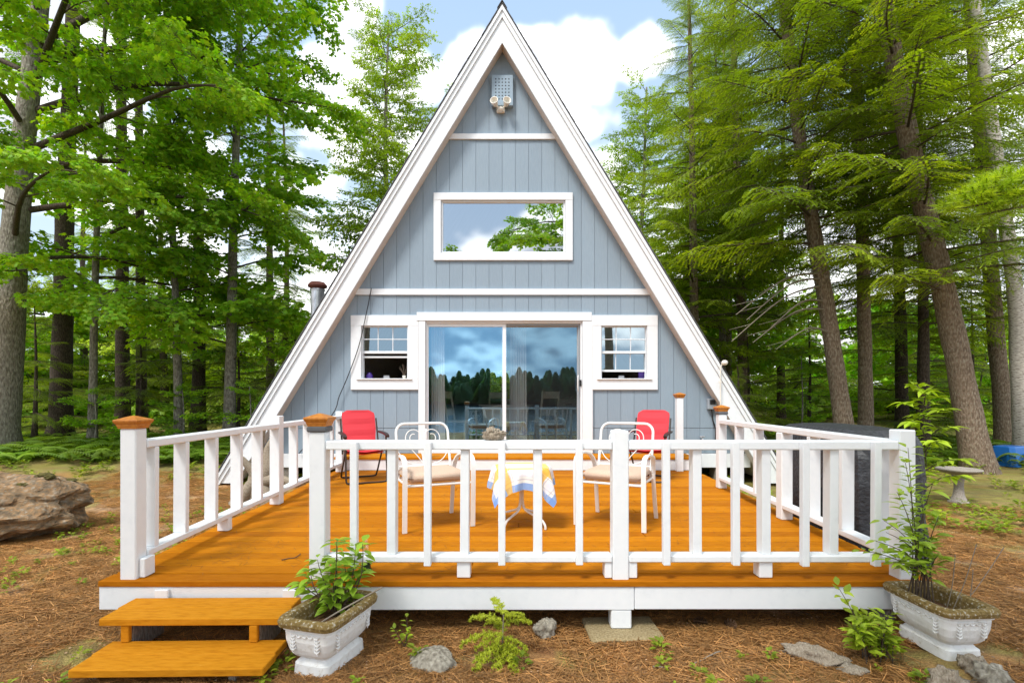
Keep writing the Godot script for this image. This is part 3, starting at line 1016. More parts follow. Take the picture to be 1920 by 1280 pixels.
func cap_mesh() -> ArrayMesh:
	var b := MB.new()
	var sq := func(r: float) -> PackedVector2Array: return PackedVector2Array([Vector2(r, -r), Vector2(r, r), Vector2(-r, r), Vector2(-r, -r)])
	b.loft([[0.0, sq.call(0.054)], [0.012, sq.call(0.056)], [0.014, sq.call(0.059)], [0.026, sq.call(0.061)], [0.029, sq.call(0.065)], [0.042, sq.call(0.072)], [0.050, sq.call(0.072)], [0.053, sq.call(0.068)], [0.074, sq.call(0.012)], [0.076, sq.call(0.004)]])
	return b.mesh()

func post(deck: Node3D, x: float, d: float, y0: float, y1: float, capped := false, lead := false, w := 0.095) -> Node3D:
	var p := put(deck, "post", bm(Vector3(w, y1 - y0, w), 0.006), M.white, Transform3D(Basis(), Vector3(x, (y0 + y1) / 2, -d)))
	var y := y1
	if lead:
		put(p, "collar", bm(Vector3(0.118, 0.034, 0.118), 0.016), M.lead, Transform3D(Basis(), Vector3(x, y + 0.017, -d)))
		y += 0.034
	if capped:
		put(p, "cap", boxes["cap"], M.cap, Transform3D(Basis(), Vector3(x, y + 0.0005, -d)))
	return p

func make_deck() -> void:
	boxes["cap"] = cap_mesh()
	var deck := thing("deck", "orange painted plank deck with white railing in front of the cabin", "deck", Vector3(0.02, 0, -(D0 + D1) / 2))
	var rng := RandomNumberGenerator.new()
	rng.seed = 21
	# planks, running along the cabin
	var pitch := 0.1395
	var n := int((D1 - D0 + 0.02) / pitch)
	for k in n:
		var d := D0 - 0.02 + k * pitch
		var e := 0.012 * rng.randf()
		var gap: float = [0.003, 0.005, 0.013][0 if rng.randf() < 0.4 else (1 if rng.randf() < 0.55 else 2)]
		var dm: Material = [M.deck, M.deck2, M.deck3][rng.randi() % 3]
		var xl := edge(-1, d) - e
		var xr := edge(1, d) + e
		if k == n - 1:
			pbox(deck, "plank", dm, xl, xr, DECK - 0.036, DECK + 0.001 * rng.randf(), d, D1 - 0.002, 0.004)
			continue
		# some rows are two planks butted together
		if rng.randf() < 0.45:
			var s := rng.randf_range(-1.2, 1.4)
			var y := DECK + 0.005 * (rng.randf() - 0.7)
			pbox(deck, "plank", dm, xl, s, DECK - 0.036, y, d, d + pitch - gap, 0.004)
			pbox(deck, "plank", dm, s + 0.004, xr, DECK - 0.036, DECK + 0.005 * (rng.randf() - 0.7), d, d + pitch - gap, 0.004)
		else:
			pbox(deck, "plank", dm, xl, xr, DECK - 0.036, DECK + 0.005 * (rng.randf() - 0.7), d, d + pitch - gap, 0.004)
	# rim boards and joists
	pbox(deck, "fascia_board", M.white, -2.43, -1.20, 0.142, 0.276, D0 - 0.012, D0 + 0.026)
	pbox(deck, "fascia_board", M.white, -1.197, 0.72, 0.140, 0.2765, D0 - 0.010, D0 + 0.028)
	pbox(deck, "fascia_board", M.white, 0.723, 2.47, 0.144, 0.2755, D0 - 0.011, D0 + 0.027)
	for s in [-1.0, 1.0]:
		beam(deck, "side_board", M.white, Vector3(edge(s, D0 + 0.03) - s * 0.04, 0.209, -(D0 + 0.03)), Vector3(edge(s, D1) - s * 0.04, 0.209, -D1), 0.036, 0.134)
	for k in 9:
		var x := -2.1 + k * 0.52
		pbox(deck, "joist", M.greywood, x - 0.02, x + 0.02, 0.142, 0.277, D0 + 0.03, D1 - 0.01)
	for d in [5.2, 7.2]:
		for x in [-2.2, 0.0, 2.25]:
			pbox(deck, "footing", M.greywood, x - 0.045, x + 0.045, -0.05, 0.141, d - 0.045, d + 0.045)
	pbox(deck, "footing", M.white, 0.585, 0.705, 0.028, 0.139, D0 - 0.006, D0 + 0.09, 0.006)
	pbox(deck, "footing", M.greywood, -2.25, -2.15, -0.05, 0.141, D0 + 0.05, D0 + 0.15)
	pbox(deck, "footing", M.greywood, 2.2, 2.3, -0.05, 0.141, D0 + 0.05, D0 + 0.15)
	# cleats on the front board behind the step
	for x in [-2.05, -1.30]:
		pbox(deck, "cleat", M.white, x - 0.04, x + 0.04, 0.215, 0.268, D0 - 0.034, D0 - 0.0125)
	# front posts
	var fd := D0 - 0.062   # posts stand on the outer face of the rim
	var tp := 1.2
	post(deck, -2.275, D0 + 0.055, 0.279, 1.205, true)
	post(deck, -1.155, D0 + 0.055, 0.279, 1.185, true, true)
	post(deck, 0.645, D0 + 0.055, 0.279, 1.192)
	post(deck, 2.345, D0 + 0.055, 0.279, 1.197)
	# blocks beside the posts
	pbox(deck, "block", M.white, 0.552, 0.595, DECK + 0.002, 0.42, D0 + 0.02, D0 + 0.10)
	pbox(deck, "block", M.white, 0.695, 0.745, DECK + 0.002, 0.425, D0 + 0.02, D0 + 0.10)
	pbox(deck, "block", M.white, -2.225, -2.19, DECK + 0.002, 0.43, D0 + 0.03, D0 + 0.12)
	# front railing
	var y0 := 0.412
	var y1 := 0.453
	var yt0 := 1.079
	var yt1 := 1.133
	var dc := D0 + 0.055
	var bal := bm(Vector3(0.041, 1.0, 0.041), 0.003)
	var spans := [[-1.105, 0.595, [664, 736, 802, 872, 941, 1008, 1086]], [0.695, 2.295, [1249, 1304, 1379, 1432, 1509, 1558, 1643]]]
	for k in 2:
		var sp: Array = spans[k]
		var rl := Node3D.new()
		rl.name = "railing"
		deck.add_child(rl, true)
		pbox(rl, "top_rail", M.white, sp[0], sp[1], yt0, yt1, dc - 0.045, dc + 0.045, 0.006)
		pbox(rl, "bottom_rail", M.white, sp[0], sp[1], y0, y1, dc - 0.045, dc + 0.045, 0.006)
		for j in sp[2].size():
			var outer: bool = (j % 2 == 0)
			var d := dc - 0.045 - 0.0215 if outer else dc + 0.012
			var x: float = (sp[2][j] - 960.0) / FOCAL * d
			var a := (y0 - 0.012 + 0.01 * rng.randf()) if outer else y1
			var b := (yt0 + 0.05) if outer else yt0
			var wide := 0.041 if outer else 0.052
			var lean := Basis(Vector3.BACK, rng.randf_range(-0.006, 0.006))
			put(rl, "baluster", bm(Vector3(wide, snappedf(b - a, 0.001), 0.041 if outer else 0.075), 0.003), M.white, Transform3D(lean, Vector3(x, (a + b) / 2, -d)))
			if j == 3:
				pbox(rl, "foot_block", M.white, x - 0.045, x + 0.035, DECK + 0.002, y0 - 0.001, dc - 0.03, dc + 0.05)
	# side railings
	var left := [3.22, 3.55, 3.94, 4.34, 4.73, 5.62, 6.05, 6.5, 6.95]
	var right := [3.24, 3.62, 4.05, 5.06, 5.54]
	for s in [-1.0, 1.0]:
		var far := 7.36 if s < 0 else 6.03
		var rl := Node3D.new()
		rl.name = "railing"
		deck.add_child(rl, true)
		var a := Vector3(railx(s, 3.13), 0, -3.13)
		var b := Vector3(railx(s, far), 0, -far)
		beam(rl, "top_rail", M.white, a + Vector3(0, 1.106, 0), b + Vector3(0, 1.106, 0), 0.09, 0.05, Vector3.UP, 0.006)
		beam(rl, "bottom_rail", M.white, a + Vector3(0, 0.437, 0), b + Vector3(0, 0.437, 0), 0.09, 0.042, Vector3.UP, 0.006)
		for d in (left if s < 0 else right):
			put(rl, "baluster", bm(Vector3(0.088, 0.622, 0.04), 0.003), M.white, Transform3D(Basis(Vector3.BACK, rng.randf_range(-0.008, 0.008)), Vector3(railx(s, d), 0.7695, -d)))
		if s < 0:
			post(deck, railx(s, 5.17), 5.17, DECK + 0.002, 1.205, false, false, 0.1)
			post(deck, railx(s, far + 0.05), far + 0.05, DECK + 0.002, 1.19)
			put(rl, "foot_block", bm(Vector3(0.088, 0.098, 0.06), 0.003), M.white, Transform3D(Basis(), Vector3(railx(s, 4.14), 0.367, -4.14)))
		else:
			post(deck, railx(s, 4.53), 4.53, DECK + 0.002, 1.08, false, false, 0.1)
			post(deck, railx(s, far + 0.05), far + 0.05, DECK + 0.002, 1.19, true, true)
	post(deck, 2.44, 7.46, DECK + 0.002, 1.385, true)
	post(deck, -2.48, 7.46, DECK + 0.002, 1.05, false, false, 0.09)
	post(deck, -1.27, 7.46, DECK + 0.002, 0.93, false, false, 0.07)
	# concrete pad under the middle footing
	var pad := MB.new()
	pad.box(Vector3.ZERO, Vector3(0.43, 0.05, 0.30), 0.012, Basis(Vector3.UP, 0.05))
	top("concrete_paver", pad.mesh(), M.concrete, Transform3D(Basis(), Vector3(0.655, 0.002, -3.045)), "square tan concrete paver under the middle deck post", "paver")
	# steps
	var st := thing("deck_steps", "orange painted two-tread wooden steps up to the deck", "steps", Vector3(-1.68, 0, -2.72))
	var tread := func(x0: float, x1: float, y: float, d0: float, d1: float, skew: float) -> void:
		var half := (d0 + d1) / 2
		for q in [[d0, half - 0.001], [half + 0.002, d1]]:
			var m := bm(Vector3(x1 - x0, 0.038, q[1] - q[0]), 0.004)
			put(st, "tread_plank", m, M.step, Transform3D(Basis(Vector3.UP, skew), Vector3((x0 + x1) / 2 + ((q[0] + q[1]) / 2 - half) * -0.08, y - 0.019, -(q[0] + q[1]) / 2)))
	tread.call(-2.185, -1.225, 0.224, 2.70, 2.985, 0.012)
	tread.call(-2.12, -1.20, 0.094, 2.44, 2.735, 0.02)
	for x in [-2.05, -1.37]:
		pbox(st, "support_post", M.step, x - 0.022, x + 0.022, 0.0955, 0.185, 2.705, 2.732)
		pbox(st, "stringer", M.greywood, x - 0.02, x + 0.02, 0.02, 0.184, 2.745, 2.99)
		pbox(st, "foot", M.greywood, x - 0.02, x + 0.02, -0.03, 0.054, 2.50, 2.70)

# ------------------------------------------------------------------ furniture
func arc(c: Vector3, u: Vector3, v: Vector3, r: float, a0: float, a1: float, n: int) -> Array:
	var out := []
	for k in n + 1:
		var a := lerpf(a0, a1, float(k) / n)
		out.append(c + u * cos(a) * r + v * sin(a) * r)
	return out

func make_patio_chair(label: String, at: Vector3, turn: float) -> Node3D:
	var t := thing("patio_chair", label, "chair", at, turn, "white metal patio chairs")
	for s in [-1.0, 1.0]:
		var b := MB.new()
		# front leg bending over into the armrest
		var pts := smooth([Vector3(s * 0.285, 0.0, 0.275), Vector3(s * 0.285, 0.3, 0.285), Vector3(s * 0.285, 0.49, 0.285), Vector3(s * 0.285, 0.56, 0.262), Vector3(s * 0.285, 0.59, 0.20), Vector3(s * 0.285, 0.592, 0.08), Vector3(s * 0.28, 0.56, -0.08), Vector3(s * 0.268, 0.49, -0.16), Vector3(s * 0.262, 0.40, -0.19)], 5)
		b.ribbon(pts, Vector3.RIGHT, 0.038, 0.014)
		hang(t, "arm_and_leg", b.mesh(), M.metalwhite)
		b = MB.new()
		b.ribbon(smooth([Vector3(s * 0.262, 0.40, -0.185), Vector3(s * 0.265, 0.2, -0.225), Vector3(s * 0.27, 0.0, -0.275)], 4), Vector3.RIGHT, 0.034, 0.014)
		hang(t, "leg", b.mesh(), M.metalwhite)
	var seat := [Vector3(-0.25, 0.362, 0.25), Vector3(0.25, 0.362, 0.25), Vector3(0.25, 0.365, -0.2), Vector3(-0.25, 0.365, -0.2), Vector3(-0.25, 0.362, 0.25)]
	var sb := MB.new()
	for k in 4:
		sb.tube([seat[k], seat[k + 1]], [0.011, 0.011], 8)
	sb.tube([Vector3(-0.285, 0.362, 0.25), Vector3(0.285, 0.362, 0.25)], [0.010, 0.010], 8)
	for k in 5:
		sb.tube([Vector3(-0.25, 0.366, -0.12 + k * 0.08), Vector3(0.25, 0.366, -0.12 + k * 0.08)], [0.005, 0.005], 6)
	hang(t, "seat_frame", sb.mesh(), M.metalwhite)
	# back frame
	var q := func(x: float, y: float) -> Vector3: return Vector3(x, y, -0.19 - (y - 0.36) * 0.26)
	var fb := MB.new()
	var path := [q.call(-0.235, 0.36), q.call(-0.24, 0.5), q.call(-0.24, 0.68)]
	for k in 7:
		var a := PI - k * PI / 12
		path.append(q.call(-0.16 + 0.08 * cos(a), 0.755 + 0.08 * sin(a)))
	for k in 7:
		var a := PI / 2 - k * PI / 12
		path.append(q.call(0.16 + 0.08 * cos(a), 0.755 + 0.08 * sin(a)))
	path.append(q.call(0.24, 0.68))
	path.append(q.call(0.24, 0.5))
	path.append(q.call(0.235, 0.36))
	fb.tube(path, _rep(path.size(), 0.012), 10)
	fb.tube([q.call(-0.24, 0.46), q.call(0.24, 0.46)], [0.008, 0.008], 8)
	hang(t, "back_frame", fb.mesh(), M.metalwhite)
	# heart scroll
	var hb := MB.new()
	for s in [-1.0, 1.0]:
		var sp := [q.call(0.0, 0.47)]
		sp.append(q.call(s * 0.06, 0.55))
		sp.append(q.call(s * 0.12, 0.62))
		for k in 30:
			var a := -0.35 + k * 0.29
			var r := 0.082 * (1.0 - k * 0.022)
			sp.append(q.call(s * (0.078 + r * cos(a)), 0.71 + r * sin(a)))
		sp = smooth(sp, 2)
		hb.tube(sp, _rep(sp.size(), 0.0042), 6)
		hb.tube([q.call(0.0, 0.47), q.call(s * 0.035, 0.66)], [0.0035, 0.0035], 6)
		var wing := smooth([q.call(0.0, 0.47), q.call(s * 0.1, 0.478), q.call(s * 0.18, 0.52), q.call(s * 0.235, 0.6)], 4)
		hb.tube(wing, _rep(wing.size(), 0.0042), 6)
	hang(t, "scrollwork", hb.mesh(), M.metalwhite)
	# cushion
	var cb := MB.new()
	var P := []
	for i in 13:
		var row := []
		for j in 13:
			var u := i / 6.0 - 1.0
			var w := j / 6.0 - 1.0
			row.append(Vector2(u, w))
		P.append(row)
	for up in [1.0, -1.0]:
		for i in 12:
			for j in 12:
				var cs := []
				var ns := []
				for k in [[i, j], [i, j + 1], [i + 1, j + 1], [i + 1, j]]:
					var g: Vector2 = P[k[0]][k[1]]
					var e := maxf(absf(g.x), absf(g.y))
					var hgt := 0.046 * pow(maxf(1.0 - pow(e, 6.0), 0.0), 0.5) + 0.008 * (1.0 - e)
					var rr := 1.0 - 0.03 * absf(g.x * g.y)
					cs.append(Vector3(g.x * 0.258 * rr, 0.423 + up * hgt, 0.03 + g.y * 0.245 * rr))
					ns.append(Vector3(g.x * pow(e, 8.0), up * (1.05 - pow(e, 8.0)), g.y * pow(e, 8.0)).normalized())
				if up > 0:
					cb.tn(cs[0], cs[1], cs[2], ns[0], ns[1], ns[2])
					cb.tn(cs[0], cs[2], cs[3], ns[0], ns[2], ns[3])
				else:
					cb.tn(cs[0], cs[2], cs[1], ns[0], ns[2], ns[1])
					cb.tn(cs[0], cs[3], cs[2], ns[0], ns[3], ns[2])
	var cush := hang(t, "cushion", cb.mesh(), M.cushion)
	cush.set_meta("label", "tan fabric seat cushion")
	hang(cush, "tie", tubem(smooth([Vector3(-0.02, 0.46, -0.2), Vector3(0.01, 0.44, -0.19), Vector3(0.0, 0.4, -0.2), Vector3(0.025, 0.37, -0.19)], 4), 0.004, 6), M.cushion)
	return t

func make_folding_chair(label: String, at: Vector3, turn: float) -> Node3D:
	var t := thing("folding_chair", label, "chair", at, turn, "red folding chairs by the cabin wall")
	# back rest: sling with rounded top
	var W := 0.215
	var q := func(x: float, y: float, off := 0.0) -> Vector3: return Vector3(x, y, -0.13 - (y - 0.4) * 0.42 + off)
	var b := MB.new()
	var rows := 14
	for off in [0.0, -0.022]:
		for i in rows:
			for j in 10:
				var c4 := []
				for k in [[i, j], [i, j + 1], [i + 1, j + 1], [i + 1, j]]:
					var y: float = 0.385 + 0.515 * k[0] / rows
					var w := W
					if y > 0.83:
						var e: float = (y - 0.83) / 0.07
						w = W - 0.07 + 0.07 * sqrt(maxf(1.0 - e * e, 0.0))
					elif y < 0.66:
						w = W * (0.92 + 0.08 * smoothstep(0.5, 0.66, y))
					var x: float = lerpf(-w, w, k[1] / 10.0)
					var puff := 0.012 * (1.0 - pow(absf(x / w), 3.0)) * (1.0 if off == 0.0 else -1.0) * (1.0 + 0.5 * sin(y * 42.0))
					c4.append(q.call(x, y, off + puff))
				if off == 0.0:
					b.quad(c4[0], c4[1], c4[2], c4[3])
				else:
					b.quad(c4[0], c4[3], c4[2], c4[1])
	hang(t, "backrest", b.mesh(), M.red)
	b = MB.new()
	for off in [0.0, -0.016]:
		for i in 10:
			for j in 8:
				var c4 := []
				for k in [[i, j], [i, j + 1], [i + 1, j + 1], [i + 1, j]]:
					var z: float = 0.22 - 0.37 * k[0] / 10.0
					var x: float = lerpf(-0.225, 0.225, k[1] / 8.0)
					var y: float = 0.405 - 0.035 * sin(PI * k[0] / 10.0) - 0.02 * (1.0 - absf(x) / 0.225) + off
					c4.append(Vector3(x, y, z))
				if off == 0.0:
					b.quad(c4[0], c4[1], c4[2], c4[3])
				else:
					b.quad(c4[0], c4[3], c4[2], c4[1])
	hang(t, "seat", b.mesh(), M.red)
	var u := func(pts: Array) -> ArrayMesh: return tubem(smooth(pts, 5), 0.0115, 8)
	hang(t, "leg", u.call([Vector3(-0.25, 0.585, 0.2), Vector3(-0.25, 0.3, 0.235), Vector3(-0.25, 0.06, 0.265), Vector3(-0.215, 0.013, 0.275), Vector3(0.0, 0.012, 0.275), Vector3(0.215, 0.013, 0.275), Vector3(0.25, 0.06, 0.265), Vector3(0.25, 0.3, 0.235), Vector3(0.25, 0.585, 0.2)]), M.chairframe)
	hang(t, "leg", u.call([Vector3(-0.23, 0.41, 0.1), Vector3(-0.23, 0.22, -0.08), Vector3(-0.23, 0.06, -0.24), Vector3(-0.2, 0.013, -0.275), Vector3(0.0, 0.012, -0.28), Vector3(0.2, 0.013, -0.275), Vector3(0.23, 0.06, -0.24), Vector3(0.23, 0.22, -0.08), Vector3(0.23, 0.41, 0.1)]), M.chairframe)
	for s in [-1.0, 1.0]:
		hang(t, "back_tube", tubem([q.call(s * 0.235, 0.34, -0.012), q.call(s * 0.232, 0.79, -0.012)], 0.011), M.chairframe)
		hang(t, "seat_tube", tubem([Vector3(s * 0.236, 0.40, -0.15), Vector3(s * 0.236, 0.405, 0.22)], 0.011), M.chairframe)
		var ab := MB.new()
		ab.ribbon(smooth([Vector3(s * 0.255, 0.615, -0.2), Vector3(s * 0.258, 0.612, 0.0), Vector3(s * 0.26, 0.6, 0.18), Vector3(s * 0.26, 0.575, 0.25)], 4), Vector3.RIGHT, 0.045, 0.024)
		hang(t, "armrest", ab.mesh(), M.blackplastic)
	return t

func cloth_texture() -> ImageTexture:
	var n := 256
	var im := Image.create(n, n, false, Image.FORMAT_RGB8)
	im.fill(Color(0.93, 0.93, 0.92))
	var blue := Color(0.42, 0.58, 0.85)
	var yellow := Color(0.95, 0.70, 0.22)
	var grey := Color(0.72, 0.70, 0.74)
	var bands := [[0, 18, blue, 0.85], [26, 3, grey, 0.6], [34, 12, Color(0.86, 0.86, 0.92), 0.6], [52, 3, grey, 0.7], [58, 26, yellow, 0.8], [84, 3, grey, 0.6], [92, 3, Color(0.86, 0.7, 0.66), 0.5]]
	for y in n:
		for x in n:
			var c := im.get_pixel(x, y)
			for b in bands:
				for e in [x, y]:
					var f: int = mini(e, n - 1 - e)
					if f >= b[0] and f < b[0] + b[1]:
						c = c.lerp(b[2], b[3] * 0.85)
			var wv := 0.97 + 0.03 * float((x + y) % 2)
			im.set_pixel(x, y, Color(c.r * wv, c.g * wv, c.b * wv))
	return ImageTexture.create_from_image(im)

func make_table(at: Vector3) -> void:
	var t := thing("side_table", "small round white metal table under the plaid cloth", "table", at, 8.0)
	var tb := MB.new()
	tb.lathe([Vector2(0.0, 0.478), Vector2(0.235, 0.478), Vector2(0.245, 0.484), Vector2(0.245, 0.492), Vector2(0.235, 0.498), Vector2(0.0, 0.498)], 40)
	hang(t, "tabletop", tb.mesh(), M.metalwhite)
	for k in 4:
		var a := PI / 4 + k * PI / 2
		var d := Vector3(cos(a), 0, sin(a))
		hang(t, "leg", tubem(smooth([d * 0.14 + Vector3(0, 0.478, 0), d * 0.03 + Vector3(0, 0.44, 0), d * 0.014 + Vector3(0, 0.3, 0), d * 0.014 + Vector3(0, 0.2, 0), d * 0.04 + Vector3(0, 0.135, 0), d * 0.13 + Vector3(0, 0.10, 0), d * 0.2 + Vector3(0, 0.075, 0), d * 0.235 + Vector3(0, 0.035, 0), d * 0.24 + Vector3(0, 0.002, 0)], 5), 0.010, 8), M.metalwhite)
	hang(t, "ring", tubem(arc(Vector3(0, 0.2, 0), Vector3.RIGHT, Vector3.BACK, 0.018, 0, TAU, 16), 0.005, 6), M.metalwhite)
	# cloth laid over it
	var N := 44
	var S := 0.40
	var R := 0.245
	var P := []
	for i in N + 1:
		var row := []
		for j in N + 1:
			var u := lerpf(-S, S, float(i) / N)
			var w := lerpf(-S, S, float(j) / N)
			var r := Vector2(u, w).length()
			var a := atan2(w, u)
			var p := Vector3(u, 0.4995, w)
			if r > R:
				var ex := r - R
				var fold := 0.5 + 0.5 * cos(4.0 * (a - PI / 4))      # 1 at the corners
				var bend := minf(ex / 0.03, 1.0)
				var hr := R + 0.012 * bend + ex * (0.05 + 0.16 * fold) + 0.018 * minf(ex / 0.15, 1.0) * sin(a * 11.0 + 0.6) + 0.012 * minf(ex / 0.12, 1.0) * sin(a * 17.0 + 2.0)
				p = Vector3(cos(a) * hr, 0.4995 - 0.004 * bend - ex * (0.99 - 0.05 * fold), sin(a) * hr)
			row.append(p)
		P.append(row)
	var cb := MB.new()
	for i in N:
		for j in N:
			var ij := [[i, j], [i, j + 1], [i + 1, j + 1], [i + 1, j]]
			var ns := []
			for k in ij:
				var A: Vector3 = P[mini(k[0] + 1, N)][k[1]] - P[maxi(k[0] - 1, 0)][k[1]]
				var B: Vector3 = P[k[0]][mini(k[1] + 1, N)] - P[k[0]][maxi(k[1] - 1, 0)]
				ns.append(B.cross(A).normalized())
			for tr in [[0, 1, 2], [0, 2, 3]]:
				cb.tn(P[ij[tr[0]][0]][ij[tr[0]][1]], P[ij[tr[1]][0]][ij[tr[1]][1]], P[ij[tr[2]][0]][ij[tr[2]][1]], ns[tr[0]], ns[tr[1]], ns[tr[2]])
				for e in [tr[0], tr[2], tr[1]]:
					cb.uv.push_back(Vector2(ij[e][0], ij[e][1]) / N)
	var cm := StandardMaterial3D.new()
	cm.albedo_texture = cloth_texture()
	cm.roughness = 0.85
	cm.cull_mode = BaseMaterial3D.CULL_DISABLED
	cm.backlight_enabled = true
	cm.backlight = Color(0.35, 0.35, 0.35)
	top("tablecloth", cb.mesh(), cm, Transform3D(Basis(Vector3.UP, deg_to_rad(4.0)), at), "white, yellow and blue plaid cloth draped over the small table", "tablecloth")

func make_furniture() -> void:
	make_patio_chair("white scroll-back patio chair with tan cushion, in front of the red chair nearer the steps", Vector3(-0.70, DECK + 0.002, -4.41), 24.0)
	make_patio_chair("white scroll-back patio chair with tan cushion, behind the capless middle railing post", Vector3(0.92, DECK + 0.002, -4.44), -27.0)
	make_folding_chair("red fabric folding chair with brown legs beside the steps-side railing", Vector3(-1.93, DECK + 0.003, -6.62), 27.0)
	make_folding_chair("red fabric folding chair behind the white patio chair, by the tall capped post", Vector3(1.80, DECK + 0.003, -6.75), -27.0)
	make_table(Vector3(0.08, DECK + 0.002, -4.30))
	# piece of weathered wood on the front rail
	var w := MB.new()
	w.lump(Vector3(0.125, 0.075, 0.07), 44, 0.5, 2.2, 26)
	w.lump(Vector3(0.06, 0.05, 0.05), 45, 0.5, 2.2, 18, -1.0, Vector3(-0.02, 0.025, 0.0))
	w.lump(Vector3(0.07, 0.03, 0.05), 46, 0.4, 2.2, 18, -1.0, Vector3(0.035, 0.012, 0.01))
	top("driftwood_knot", w.mesh(), M.drift, Transform3D(Basis(), Vector3(-0.105, 1.133 + 0.03, -3.075)), "small lump of weathered tan driftwood lying on the front top rail", "driftwood")
	# jar lantern behind the potted plant
	var jl := thing("jar_lantern", "small glass jar lantern with dark green base on the deck", "lantern", Vector3(-0.905, DECK + 0.002, -3.17))
	var jb := MB.new()
	jb.lathe([Vector2(0.0, 0.0), Vector2(0.034, 0.0), Vector2(0.036, 0.01), Vector2(0.03, 0.02), Vector2(0.028, 0.06), Vector2(0.03, 0.075), Vector2(0.0, 0.078)], 20)
	hang(jl, "base", jb.mesh(), M.greenglass)
	var gb := MB.new()
	gb.lathe([Vector2(0.024, 0.078), Vector2(0.026, 0.11), Vector2(0.020, 0.155), Vector2(0.012, 0.185), Vector2(0.012, 0.22)], 20)
	hang(jl, "chimney", gb.mesh(), glass(0.2))
	# twig on the deck
	var tw := smooth([px(528, 1049, 3.37), px(540, 1045, 3.4), px(553, 1041, 3.42), px(563, 1034, 3.5)], 4)
	for k in tw.size():
		tw[k].y = DECK + 0.006
	top("fallen_twig", tubem(tw, 0.0035, 6), M.twig, Transform3D(), "short dark twig lying on the orange planks near the capped post", "twig")
	# covered grill outside the railing
	var g := thing("covered_grill", "barbecue grill under a long black fabric cover outside the railing", "grill", Vector3(3.02, 0.05, -4.7))
	var cb := MB.new()
	var secs := []
	var nz := FastNoiseLite.new()
	nz.seed = 6
	nz.frequency = 2.2
	var prof := [[-0.09, 1.03], [0.1, 1.02], [0.35, 1.0], [0.6, 0.99], [0.8, 0.98], [0.9, 0.96], [0.96, 0.9], [1.0, 0.78], [1.02, 0.5], [1.025, 0.02]]
	for q in prof:
		var pl := PackedVector2Array()
		for k in 40:
			var a := TAU * k / 40.0
			var cx := cos(a)
			var cz := sin(a)
			var f := pow(pow(absf(cx), 7.0) + pow(absf(cz), 7.0), -1.0 / 7.0)
			var w2: float = q[1] * (1.0 + 0.10 * nz.get_noise_3d(cx * 1.8, q[0] * 0.6, cz * 1.8) + 0.04 * sin(a * 9.0) * (1.0 - q[0]) )
			pl.append(Vector2(cx * f * 0.30 * w2, cz * f * 0.70 * w2))
		secs.append([q[0] * 1.07, pl])
	cb.loft(secs)
	hang(g, "cover", cb.mesh(), M.cover)
	hang(g, "hem_tie", tubem([Vector3(-0.30, 0.55, 0.2), Vector3(-0.315, 0.3, 0.22), Vector3(-0.31, 0.15, 0.2)], 0.006), M.cable)

